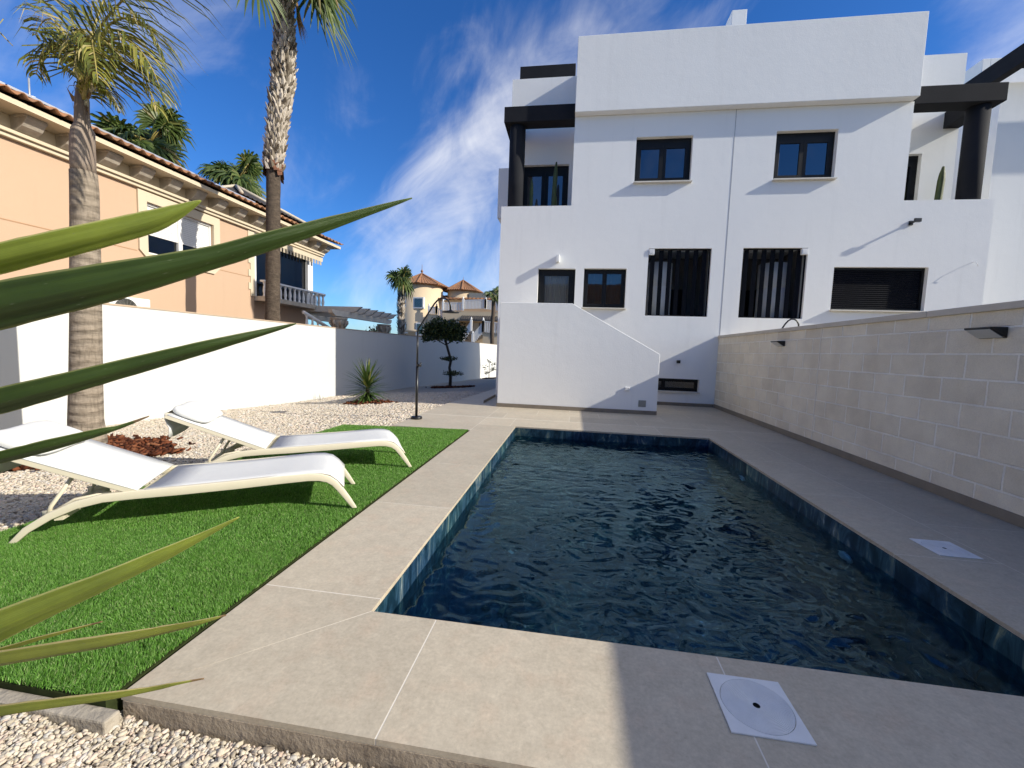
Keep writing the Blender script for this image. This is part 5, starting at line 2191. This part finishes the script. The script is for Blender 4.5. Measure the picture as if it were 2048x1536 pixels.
m.prism([(VX + .43, 16.62), (VX + .25, 16.62), (VX + .1, 16.76), (VX - .5, 16.78), (VX - .5, 16.95), (VX + .2, 16.93)], 'z', 3.362, 3.43)
m.build('balcony_handrail', M['balustrade'], vl, bevel=.012)
m = MB()
m.box(VX - .02, VX - .3, 13.101, 16.3, 4.84, 5.05)
m.box(VX + .02, VX - .3, 16.02, 16.34, 2.881, 4.839)
m.box(VX + .0, VX - .2, 13.101, 13.2, 2.881, 4.839)
m.build('bay_pillar', M['balustrade'], vl)
m = MB()
for a, b in ((13.2, 13.245), (14.1, 14.145), (15.975, 16.02)):
    m.box(VX - .14, VX - .1, a + .001, b, 2.9, 4.838)
m.box(VX - .139, VX - .101, 13.246, 15.974, 4.79, 4.838)
m.box(VX - .139, VX - .101, 13.246, 15.974, 2.882, 2.93)
gl = m.build('balcony_glazing', M['anthracite'], vl)
m = MB()
m.box(VX - .125, VX - .115, 13.246, 15.974, 2.931, 4.789)
m.build('pane', M['pane'], gl)
m = MB()
m.box(VX - 3.0, VX - 2.9, 13.09, 16.04, 2.9, 5.0)
m.box(VX - 2.9, VX - .3, 13.09, 16.04, 2.70, 2.86)
m.build('bay_room', M['interior'], vl)
m = MB()
m.prism([(VX + .04, 4.84), (VX + .20, 4.80), (VX + .22, 4.96), (VX + .04, 4.98)], 'y', 13.3, 16.75)
m.build('awning_cassette', M['cream'], vl)
m = MB()
for k in range(18):
    y0 = 13.35 + k * .188
    m.box(VX + .205, VX + .21, y0, y0 + .11, 4.64, 4.80)
m.build('awning_valance', surf('striped_awning', (0.42, 0.36, 0.27), (0.36, 0.30, 0.22), 5, 0.9), vl)
# air conditioner against the villa wall
ac = thing('air_conditioner', 'white outdoor air conditioner unit on the peach wall just above the garden wall', 'air conditioner', (VX + .2, 8.6, 1.6))
ay0, ay1 = 8.25, 9.2
m = MB()
m.box(VX + .01, VX + .34, ay0, ay1, 1.62, 2.27)
m.build('housing', M['whiteplastic'], ac, bevel=.02)
m = MB()
cy, cz = ay0 + .36, 1.95
for k in range(9):
    r_ = .05 + .028 * k
    m.tube([(VX + .352, cy + r_ * math.cos(a), cz + r_ * math.sin(a)) for a in np.linspace(0, 2 * math.pi, 30)], .004, 4, False)
for k in range(16):
    a = 2 * math.pi * k / 16
    m.tube([(VX + .352, cy + .04 * math.cos(a), cz + .04 * math.sin(a)), (VX + .352, cy + .28 * math.cos(a + .3), cz + .28 * math.sin(a + .3))], .003, 4, False)
m.build('fan_grille', M['greypanel'], ac)
m = MB()
m.lathe((0, 0, 0), [(.001, 0), (.275, 0)], 28, cap=False)
m.v = [(VX + .342, cy + p[0], cz + p[1]) for p in m.v]
m.build('fan_recess', M['black'], ac)
m = MB(); m.box(VX + .05, VX + .1, ay0 + .1, ay0 + .15, 1.45, 1.62); m.box(VX + .05, VX + .1, ay1 - .15, ay1 - .1, 1.45, 1.62); m.box(VX + .01, VX + .049, ay0 + .1, ay1 - .1, 1.45, 1.5); m.build('bracket', M['alu'], ac)

# ------------------------------------------------------------------ pergola in the villa garden
pg = thing('pergola', 'white cast stone pergola with notched beams on capital columns behind the wall', 'pergola', (-9, 17, -.6))
for k in range(6):
    y = 16.0 + k * .68
    m = MB()
    w = .07
    m.prism([(-12.3, 2.62), (-8.95, 2.62), (-8.78, 2.68), (-8.72, 2.76), (-8.55, 2.86), (-12.3, 2.86)], 'y', y - w, y + w)
    m.build('rafter', M['pillar'], pg, bevel=.008)
for xg in (-9.15, -12.0):
    m = MB()
    m.prism([(14.9, 2.4), (19.7, 2.4), (19.85, 2.48), (19.9, 2.619), (14.65, 2.619), (14.7, 2.50)], 'x', xg - .09, xg + .09)
    m.build('girder', M['pillar'], pg, bevel=.008)
for y in (15.25, 19.2):
    m = MB()
    m.lathe((-9.15, y, -1.6), [(.17, 0), (.15, 3.4)], 18)
    c_ = m.build('column', M['pillar'], pg, True)
    m = MB()
    m.lathe((-9.15, y, 1.85), [(.15, 0), (.18, .03), (.17, .08), (.24, .16), (.21, .20), (.29, .32), (.25, .36), (.33, .44), (.33, .5)], 16)
    for q in range(8):
        a = 2 * math.pi * q / 8
        m.tube([(-9.15 + .2 * math.cos(a), y + .2 * math.sin(a), 1.95), (-9.15 + .32 * math.cos(a), y + .32 * math.sin(a), 2.15), (-9.15 + .34 * math.cos(a), y + .34 * math.sin(a), 2.25)], [.04, .06, .03], 6)
    m.build('capital', M['dullcream'], c_, True)
# stair balustrade of the villa
sb = thing('stair_balustrade', 'sloping white balustrade between villa and pergola, just above the wall top', 'balustrade', (-9.6, 15.0, 0))
for k in range(6):
    y = 14.5 + k * .35
    m = MB()
    m.lathe((-10.0, y, 1.75 - k * .1), [(r_, z_ * 1.3) for r_, z_ in bp], 10)
    m.build('baluster', M['balustrade'], sb, True)
m = MB()
m.tube([(-10.0, 14.3, 2.46), (-10.0, 16.5, 1.80)], .07, 8)
m.build('handrail', M['balustrade'], sb, True)


# ------------------------------------------------------------------ leafy shapes
def leaf_cloud(m, pts, size, flat=.5):
    for p in pts:
        a = random.uniform(0, 6.28); e = random.uniform(-.6, 1.1)
        d = Vector((math.cos(a) * math.cos(e), math.sin(a) * math.cos(e), math.sin(e)))
        s = d.cross(Vector((random.uniform(-1, 1), random.uniform(-1, 1), random.uniform(-1, 1)))).normalized()
        L = size * random.uniform(.6, 1.3); w = L * .24
        p = Vector(p)
        m.add([p, p + d * L * .5 - s * w, p + d * L, p + d * L * .5 + s * w], [(0, 1, 2, 3)])


def ell_pts(c, rx, ry, rz, n, shell=.55, low=-1.0):
    out = []
    while len(out) < n:
        v = Vector((random.gauss(0, 1), random.gauss(0, 1), random.gauss(0, 1))).normalized()
        if v.z < low: continue
        k = 1 + .22 * noise.noise(v * 2.6 + Vector(c))
        r_ = (shell + (1 - shell) * random.random()) * k
        p = Vector((c[0] + v.x * rx * r_, c[1] + v.y * ry * r_, c[2] + v.z * rz * r_))
        if noise.noise(p * 4.0) < -.28: continue
        out.append(p)
    return out


# --- clipped tree
tb = ongravel(900, 775)
sc_ = tb.y / 828.7
ct = thing('topiary_tree', 'clipped tree with domed dark crown and two leaf tiers on a bare trunk', 'tree', tb)
tk = [(900, 776), (901, 755), (899, 735), (902, 720), (896, 700), (892, 685), (888, 668), (886, 655)]
m = MB()
tkp = [ony(a, b, tb.y) for a, b in tk]
tkp[0].z = tb.z - .05
m.tube(tkp, [.075, .065, .058, .06, .052, .048, .04, .02], 10)
for a, b in (((899, 722), (880, 716)), ((900, 722), (915, 716)), ((900, 750), (885, 748)), ((900, 750), (925, 746)), ((892, 690), (860, 672)), ((892, 690), (922, 670)), ((890, 685), (885, 645))):
    m.tube([ony(*a, tb.y), ony(*b, tb.y)], [.028, .012], 6)
m.build('trunk', M['bark'], ct, True)
m = MB()
cc = ony(888, 667, tb.y)
leaf_cloud(m, ell_pts(cc, 49 * sc_ * 1.02, .72, 31 * sc_, 9000, .3, -.6), .12)
m.build('crown', M['topiary'], ct)
m = MB()
leaf_cloud(m, ell_pts(ony(897, 717, tb.y), 19 * sc_, .3, 5.5 * sc_, 420, .2), .075)
leaf_cloud(m, ell_pts(ony(906, 747, tb.y), 22 * sc_, .34, 6 * sc_, 520, .2), .075)
m.build('leaf_tier', M['topiary'], ct)
mulch(tb.x, tb.y - .05, .92, .5, 700, .045)


# --- yucca by the wall
def blade(m, p0, d, L, w, droop, seg=5, fold=.25):
    d = Vector(d).normalized()
    s = d.cross(Vector((0, 0, 1)))
    if s.length < .05: s = Vector((1, 0, 0))
    s.normalize()
    p = Vector(p0)
    vs_ = []
    for i in range(seg + 1):
        u = i / seg
        ww = w * (.75 + .6 * u if u < .4 else (1 - u) / .6) if u < 1 else .001
        n_ = s.cross(d).normalized()
        vs_ += [p - s * ww + n_ * ww * fold, p, p + s * ww + n_ * ww * fold]
        d = (d + Vector((0, 0, -droop / seg * (.4 + u)))).normalized()
        p = p + d * L / seg
    m.add(vs_, [(3 * i + k, 3 * i + k + 1, 3 * i + k + 4, 3 * i + k + 3) for i in range(seg) for k in (0, 1)])


yb = ongravel(735, 806)
yu = thing('yucca', 'bushy green yucca growing in red mulch at the shadow edge', 'yucca', yb)
m = MB()
m.tube([yb + Vector((0, 0, -.05)), yb + Vector((0, 0, .30)), yb + Vector((.01, 0, .52))], [.055, .045, .035], 8)
m.build('stem', M['bark'], yu, True)
m = MB()
for i in range(130):
    az = i * 2.39996
    f = (i / 130)
    el = -.7 + 2.0 * f + random.uniform(-.15, .15)
    d = Vector((math.cos(az) * math.cos(el), math.sin(az) * math.cos(el), math.sin(el)))
    blade(m, yb + Vector((0, 0, .16 + .36 * f)), d, random.uniform(.52, .74), .027, .55 * (1.2 - f))
m.build('leaves', M['yuccaleaf'], yu)
mulch(yb.x, yb.y, .52, .42, 520, .04)
pa = onz(170, 890, -.1)
mulch(-5.75, 4.0, .95, .8, 1700, .042)

# --- small shrub at the far end of the passage
sb_ = ongravel(978, 757)
sh = thing('young_shrub', 'thin young shrub in the sunlit far end of the side passage', 'shrub', sb_)
m = MB()
tops = [ony(a, b, sb_.y) for a, b in ((978, 722), (970, 735), (986, 728), (984, 740), (973, 745), (989, 738))]
m.tube([sb_ + Vector((0, 0, -.03)), ony(978, 745, sb_.y), ony(979, 725, sb_.y)], [.03, .022, .01], 6)
for q in tops: m.tube([ony(978, 746, sb_.y), q], [.014, .006], 5)
m.build('stems', M['bark'], sh, True)
m = MB()
for q in tops: leaf_cloud(m, ell_pts(q, .20, .20, .20, 24, .1), .15)
m.build('leaves', M['shrub'], sh)
mulch(sb_.x, sb_.y, .55, .4, 160, .05)

# --- grey tuft against the white wall
tf = ongravel(640, 801)
tu = thing('grass_tuft', 'wispy grey grass tuft at the foot of the sunlit white wall', 'grass', tf)
m = MB()
for k in range(16):
    a = random.uniform(0, 6.28)
    blade(m, tf + Vector((random.uniform(-.16, .16), random.uniform(-.1, .1), 0)), (math.cos(a) * .35, math.sin(a) * .35, 1), random.uniform(.12, .28), .006, .25)
m.build('blades', M['straw'], tu)

# --- bush behind the wall
bb = onx(757, 664, -10.5)
bu = thing('bush', 'yellow green bush peeking over the wall between the pergola columns', 'bush', (bb.x, bb.y, -.6))
m = MB()
m.tube([(bb.x, bb.y, -.8), (bb.x, bb.y, 1.3)], [.06, .03], 6)
m.build('stem', M['bark'], bu)
m = MB()
leaf_cloud(m, ell_pts((bb.x, bb.y, bb.z - .25), .75, .75, .55, 900, .4), .16)
for k in range(12):
    blade(m, (bb.x + random.uniform(-.5, .5), bb.y + random.uniform(-.5, .5), bb.z), (random.uniform(-.3, .3), random.uniform(-.3, .3), 1), random.uniform(.3, .5), .012, .1)
m.build('foliage', M['bushyellow'], bu)

# ------------------------------------------------------------------ distant ochre villa with towers
TY = 56.0
VK = TY / 40
tv = thing('tower_villa', 'distant ochre villa with round tiled towers, terraces and outside stairs', 'house', (-12, TY + 4, -1.6))


def ZV(z): return 1.3 + (z - 1.3) * VK


def T(px, py, y=TY):
    return ony(px, py, y)


def cone_roof(m, c, r_, z0, z1, sides=8, ribs=7):
    for k in range(sides):
        a0, a1 = 2 * math.pi * k / sides + .2, 2 * math.pi * (k + 1) / sides + .2
        p0 = Vector((c.x + r_ * math.cos(a0), c.y + r_ * math.sin(a0), z0)); p1 = Vector((c.x + r_ * math.cos(a1), c.y + r_ * math.sin(a1), z0))
        top = Vector((c.x, c.y, z1))
        n = ribs * 4
        nr = (p1 - p0).cross(top - p0).normalized()
        for i in range(n):
            h0 = .09 * abs(math.sin(i / n * ribs * math.pi)); h1 = .09 * abs(math.sin((i + 1) / n * ribs * math.pi))
            a = p0.lerp(p1, i / n); b = p0.lerp(p1, (i + 1) / n)
            q = (i + .5) / n - .5
            ta = top.lerp(a, .02); tb_ = top.lerp(b, .02)
            m.add([a + nr * h0, b + nr * h1, tb_ + nr * h1 * .2, ta + nr * h0 * .2], [(0, 1, 2, 3)])
        m.tube([p0 + Vector((0, 0, .05)), top + Vector((0, 0, .05))], .11, 6)
        m.add([p0, p1, Vector((c.x, c.y, z0 - .02))], [(0, 2, 1)])


tc_ = Vector((T(843, 600, TY + 2).x, TY + 2, 0))
rt = (T(883, 590).x - T(803, 590).x) / 2 * 1.04
m = MB()
m.lathe((tc_.x, tc_.y, 0), [(rt * .97, -1.6), (rt * .97, ZV(2.75)), (rt * 1.03, ZV(2.8)), (rt * 1.03, ZV(3.0)), (rt, ZV(3.05)), (rt, ZV(7.5))], 40)
m.build('round_tower', M['yellow'], tv, True)
m = MB()
cone_roof(m, tc_, rt * 1.27, ZV(7.5), T(845, 549, TY + 2).z + .1, 8, 6)
m.lathe((tc_.x, tc_.y, T(845, 550, TY + 2).z), [(.16, 0), (.08, .3), (.2, .5), (.04, .8), (.02, 1.5)], 10)
m.build('tower_roof', M['terra'], tv)


def flat_window(px0, px1, py0, py1, y, parent):
    a, b = T(px0, py1, y), T(px1, py0, y)
    m = MB()
    m.box(a.x - .18, b.x + .18, y - .06, y + .5, a.z - .18, b.z + .18)
    w = m.build('window', M['balustrade'], parent)
    m = MB()
    m.box(a.x, b.x, y - .09, y - .061, a.z, b.z)
    m.build('shutter', M['shutter'] if random.random() < .6 else M['pane'], w)
    return w


def on_tower(px0, px1, py0, py1):
    xm_ = T((px0 + px1) / 2, 600, TY).x - tc_.x
    yy = tc_.y - math.sqrt(max(.01, rt * rt - min(abs(xm_), rt * .95) ** 2)) - .02
    return flat_window(px0, px1, py0, py1, yy, tv)


on_tower(829, 845, 597, 614)
on_tower(809, 817, 598, 614)
on_tower(812, 818, 648, 664)
on_tower(834, 846, 648, 668)
# main wing
a, b = T(870, 690, TY + 1.5), T(1010, 588, TY + 1.5)
m = MB()
m.box(a.x, b.x + 2, TY + 1.5, TY + 9, -1.6, ZV(6.2))
m.build('wing_wall', M['yellow'], tv)
m = MB()
z0 = ZV(6.2)
n = 90
for i in range(n):
    x0 = a.x - .4 + (b.x + 2 - a.x + .8) * i / n; x1 = a.x - .4 + (b.x + 2 - a.x + .8) * (i + 1) / n
    h0, h1 = .1 * abs(math.sin(i * .8)), .1 * abs(math.sin((i + 1) * .8))
    m.add([(x0, TY + .9, z0 + .1 + h0), (x1, TY + .9, z0 + .1 + h1), (x1, TY + 5, z0 + 1.0 + h1), (x0, TY + 5, z0 + 1.0 + h0), (x0, TY + .9, z0), (x1, TY + .9, z0)], [(0, 1, 2, 3), (4, 5, 1, 0)])
m.build('wing_roof', M['terra'], tv)
t2 = Vector((T(926, 580, TY + 4).x, TY + 4, 0))
m = MB()
m.lathe((t2.x, t2.y, 5), [(1.6 * VK, 0), (1.6 * VK, ZV(7.25) - 5)], 30)
m.build('second_tower', M['yellow'], tv, True)
m = MB()
cone_roof(m, t2, 2.1 * VK, ZV(7.2), T(926, 564, TY + 4).z + .2, 8, 6)
m.lathe((t2.x, t2.y, T(926, 566, TY + 4).z), [(.1, 0), (.12, .2), (.03, .4), (.02, .9)], 8)
m.build('second_tower_roof', M['terra'], tv)
a, b = T(938, 592, TY + 2), T(985, 590, TY + 2)
m = MB()
m.box(a.x, b.x + 1, TY + 2, TY + 6, ZV(6.25), ZV(6.95))
m.build('roof_panels', M['greypanel'], tv)
# upper terrace with balustrade
ta, tb2 = T(886, 622, TY - 1.5), T(994, 606, TY - 1.5)
m = MB()
m.box(ta.x, tb2.x + 1.5, TY - 1.5, TY + 1.49, ta.z - .9 * VK, ta.z)
m.build('terrace_slab', M['yellow'], tv)


def far_rail(p, q, n, h, parent, y):
    h *= VK
    p, q = Vector(p), Vector(q)
    m = MB()
    for i in range(n):
        c = p.lerp(q, (i + .5) / n)
        m.box(c.x - .06, c.x + .06, y - .05, y + .04, c.z, c.z + h - .1)
    d = q - p
    m.add([(p.x, y - .07, p.z + h - .1), (q.x, y - .07, q.z + h - .1), (q.x, y + .07, q.z + h - .1), (p.x, y + .07, p.z + h - .1),
           (p.x, y - .07, p.z + h), (q.x, y - .07, q.z + h), (q.x, y + .07, q.z + h), (p.x, y + .07, p.z + h)],
          [(0, 3, 2, 1), (4, 5, 6, 7), (0, 1, 5, 4), (1, 2, 6, 5), (2, 3, 7, 6), (3, 0, 4, 7)])
    for c in (p, q):
        m.box(c.x - .13, c.x + .13, y - .13, y + .1, c.z, c.z + h + .1)
        m.lathe((c.x, y, c.z + h + .1), [(.05, 0), (.12, .1), (.1, .22), (.02, .36)], 8)
    m.build('terrace_balustrade', M['balustrade'], parent)


far_rail(T(886, 621, TY - 1.45), T(926, 621, TY - 1.45), 13, .75, tv, TY - 1.45)
far_rail(T(926, 618, TY - 1.5), T(971, 617, TY - 1.5), 16, .85, tv, TY - 1.5)
far_rail(T(971, 618, TY - 1.5), T(1000, 622, TY - 1.5), 10, .85, tv, TY - 1.5)
far_rail(T(858, 628, TY - 1.2), T(873, 628, TY - 1.2), 6, .7, tv, TY - 1.2)
far_rail(T(873, 628, TY - 1.2), T(916, 660, TY - 1.2), 15, .7, tv, TY - 1.2)
# stair body under the sloping rail
p, q = T(855, 628, TY - 1.15), T(916, 660, TY - 1.15)
m = MB()
m.prism([(p.x, -1.6), (q.x, -1.6), (q.x, q.z), (T(873, 628, TY - 1.1).x, p.z), (p.x, p.z)], 'y', TY - 1.1, TY + .3)
m.build('outside_stair', M['yellow'], tv)
# tiled canopy and doors
a, b = T(922, 632, TY - 1.8), T(1000, 641, TY - 1.8)
m = MB()
n = 60
for i in range(n):
    x0 = a.x + (b.x - a.x) * i / n; x1 = a.x + (b.x - a.x) * (i + 1) / n
    h0, h1 = .09 * abs(math.sin(i * .9)), .09 * abs(math.sin((i + 1) * .9))
    m.add([(x0, TY - 2.4, b.z + h0), (x1, TY - 2.4, b.z + h1), (x1, TY - 1.4, a.z + .1 + h1), (x0, TY - 1.4, a.z + .1 + h0), (x0, TY - 2.4, b.z - .2), (x1, TY - 2.4, b.z - .2)], [(0, 1, 2, 3), (4, 5, 1, 0)])
m.build('canopy_roof', M['terradark'], tv)
flat_window(942, 958, 644, 668, TY + 1.4, tv)
flat_window(960, 974, 644, 668, TY + 1.4, tv)
flat_window(981, 990, 645, 668, TY + 1.4, tv)
# lower stairs and parapets, white
for (x0, y0, x1, y1) in ((925, 686, 942, 662), (945, 690, 966, 664)):
    p, q = T(x0, y0, TY - 4), T(x1, y1, TY - 4)
    far_rail(p, q, 8, .95, tv, TY - 4)
far_rail(T(966, 664, TY - 4), T(1000, 668, TY - 4), 10, 1.0, tv, TY - 4)
p, q = T(966, 664, TY - 3.9), T(1005, 690, TY - 3.9)
m = MB()
m.box(p.x, q.x + 2, TY - 3.9, TY - 1, -1.6, p.z)
m.build('lower_terrace', M['yellow'], tv)


# ------------------------------------------------------------------ big yucca at the left edge of the frame
def big_leaf(name, ctrl, wid, parent, roll=0.0, fold=.35, seg=44, curl=0.0, rag=0.0, mat='bigleaf', tipu=0.0):
    """ctrl: 3-D points root->tip; wid: (u, half width) list; V-folded leaf with UVs"""
    P = [Vector(p) for p in ctrl]

    def crv(t):
        k = len(P) - 1
        x = min(t * k, k - 1e-6); i = int(x); u = x - i
        p0, p1, p2, p3 = P[max(i - 1, 0)], P[i], P[i + 1], P[min(i + 2, k)]
        return .5 * ((2 * p1) + (p2 - p0) * u + (2 * p0 - 5 * p1 + 4 * p2 - p3) * u * u + (3 * p1 - p0 - 3 * p2 + p3) * u ** 3)

    def wd(u):
        for (a, wa), (b, wb) in zip(wid[:-1], wid[1:]):
            if u <= b:
                k = (u - a) / (b - a)
                return wa + (wb - wa) * k
        return wid[-1][1]
    nc = 17
    vs_, uvs, fs_ = [], [], []
    for i in range(seg + 1):
        u = i / seg
        p = crv(u); tg = (crv(min(u + .01, 1)) - crv(max(u - .01, 0))).normalized()
        view = (p - CAM).normalized()
        side0 = tg.cross(Vector((0, 0, 1))).normalized()
        up0 = side0.cross(tg)
        a = roll + curl * u
        s = side0 * math.cos(a) + up0 * math.sin(a)
        n_ = s.cross(tg).normalized()
        w = wd(u)
        for j in range(nc):
            v = j / (nc - 1)
            q = 2 * v - 1
            jag = 1 + (rag * noise.noise(Vector((u * 60, q * 2, roll * 9))) if abs(q) > .9 else 0)
            vs_.append(p + s * w * q * jag + n_ * w * (fold * (abs(q) ** 1.35) - .10 * math.exp(-(q / .12) ** 2) + .035 * math.cos(q * 11)))
            uvs.append((u * (1 + tipu), v))
    for i in range(seg):
        for j in range(nc - 1):
            a = i * nc + j
            fs_.append((a, a + 1, a + nc + 1, a + nc))
    q = parent
    org = q.location
    me = bpy.data.meshes.new(name)
    me.from_pydata([tuple(v - org) for v in vs_], [], fs_)
    uvl = me.uv_layers.new(name='UVMap')
    for l in me.loops: uvl.data[l.index].uv = uvs[l.vertex_index]
    me.shade_smooth()
    me.update()
    o = bpy.data.objects.new(name, me)
    COL.objects.link(o)
    me.materials.append(M[mat])
    o.parent = parent
    s_ = o.modifiers.new('thick', 'SOLIDIFY'); s_.thickness = .0022; s_.offset = 0
    return o


YR = Vector((-1.32, 0.40, -.1))
by = thing('yucca', 'large yucca just outside the left edge whose long sharp leaves cross the foreground', 'yucca', YR)
m = MB()
m.tube([YR + Vector((0, 0, -.05)), YR + Vector((.01, 0, .6)), YR + Vector((-.01, .01, 1.1)), YR + Vector((0, 0, 1.5))], [.085, .07, .06, .035], 12)
m.build('stem', M['bark'], by, True)


def in_frame(p, m=90):
    v = Vector(p) - CAM
    w = v.dot(_f)
    if w < .02: return False
    a_, b_ = 1024 + FPX * v.dot(_r) / w, 768 + FPX * v.dot(_d) / w
    return -m < a_ < 2048 + m and -m < b_ < 1536 + m


def rootz(z): return Vector((YR.x + .04, YR.y + .02, z))


# (root height, [(px, py, depth) ...] left edge to tip, half widths, roll, fold)
LV = [  # root height, (px, py, depth, width px) from left edge to tip, roll, fold
    (1.12, [(-180, 568, .72, 58), (0, 519, .72, 56), (150, 483, .73, 52), (290, 448, .75, 43), (350, 426, .76, 28), (402, 401, .77, 1)], R(58), .45),
    (1.05, [(-220, 672, .62, 98), (0, 612, .62, 92), (210, 567, .62, 75), (420, 517, .64, 43), (527, 486, .65, 37), (650, 450, .67, 26), (824, 396, .71, 1)], R(66), .30),
    (.98, [(-200, 858, .66, 56), (0, 805, .66, 55), (140, 768, .66, 45), (267, 734, .67, 37), (420, 693, .68, 25), (530, 664, .70, 12), (592, 647, .71, 1)], R(62), .42),
    (.95, [(-200, 960, .70, 28), (0, 917, .70, 28), (100, 892, .70, 27), (200, 865, .71, 16), (240, 854, .72, 8), (298, 832, .73, 1)], R(60), .42),
    (.72, [(-200, 1345, .66, 92), (0, 1255, .64, 74), (200, 1169, .64, 46), (300, 1124, .65, 38), (400, 1075, .66, 18), (478, 1034, .67, 1)], R(62), .30),
    (.70, [(-200, 1355, .72, 18), (0, 1303, .72, 17), (90, 1276, .72, 14), (205, 1243, .73, 1)], R(45), .5),
    (.64, [(-200, 1365, .64, 50), (0, 1325, .63, 46), (200, 1291, .63, 40), (320, 1265, .64, 25), (400, 1246, .64, 13), (452, 1230, .65, 1)], R(64), .45),
    (.55, [(-200, 1470, .66, 42), (0, 1429, .64, 39), (200, 1400, .64, 30), (300, 1381, .65, 16), (350, 1369, .65, 9), (408, 1357, .66, 1)], R(62), .45),
]
LMAT = ['brightleaf', 'bigleaf', 'bigleaf', 'bigleaf', 'brightleaf', 'midleaf', 'midleaf', 'midleaf']
LTIP = [-.03, -.03, -.03, .06, -.03, .03, .02, .05]
for (rz_, pts, rl, fd), lm, lt in zip(LV, LMAT, LTIP):
    P3 = [at(*p[:3]) for p in pts]
    root = rootz(rz_)
    mid_ = root.lerp(P3[0], .5) + Vector((0, 0, .02))
    ctrl = [root, mid_] + P3
    hws = [p[3] * p[2] / FPX / 2 * .97 for p in pts]
    hws = [hws[0] * .7, hws[0] * .95] + hws
    wid = [(k / (len(hws) - 1), q) for k, q in enumerate(hws)]
    big_leaf('leaf', ctrl, wid, by, rl, fd, rag=.22 if lm == 'midleaf' else .04, mat=lm, tipu=lt)
# other leaves of the same plant, pointing away from the picture
for i in range(46):
    az = R(95) + (i * 2.39996) % R(205)
    f = i / 46
    el = -.5 + 1.75 * f
    d = Vector((math.cos(az) * math.cos(el), math.sin(az) * math.cos(el), math.sin(el)))
    if d.x > -.15: d.x = -.15 - random.random() * .4
    if d.y > .35: d.y = .3
    d.normalize()
    r0 = rootz(.55 + .95 * f)
    L = random.uniform(.6, .85)
    ctrl = [r0, r0 + d * L * .35, r0 + d * L * .7 + Vector((0, 0, -.03)), r0 + d * L + Vector((0, 0, -.12))]
    if any(in_frame(q) for q in (ctrl[1], ctrl[2], ctrl[3], ctrl[1].lerp(ctrl[2], .5), ctrl[2].lerp(ctrl[3], .5))): continue
    big_leaf('leaf', ctrl, [(0, .02), (.4, .027), (.75, .016), (1, .0006)], by, random.uniform(-.3, .3), .4, seg=12)
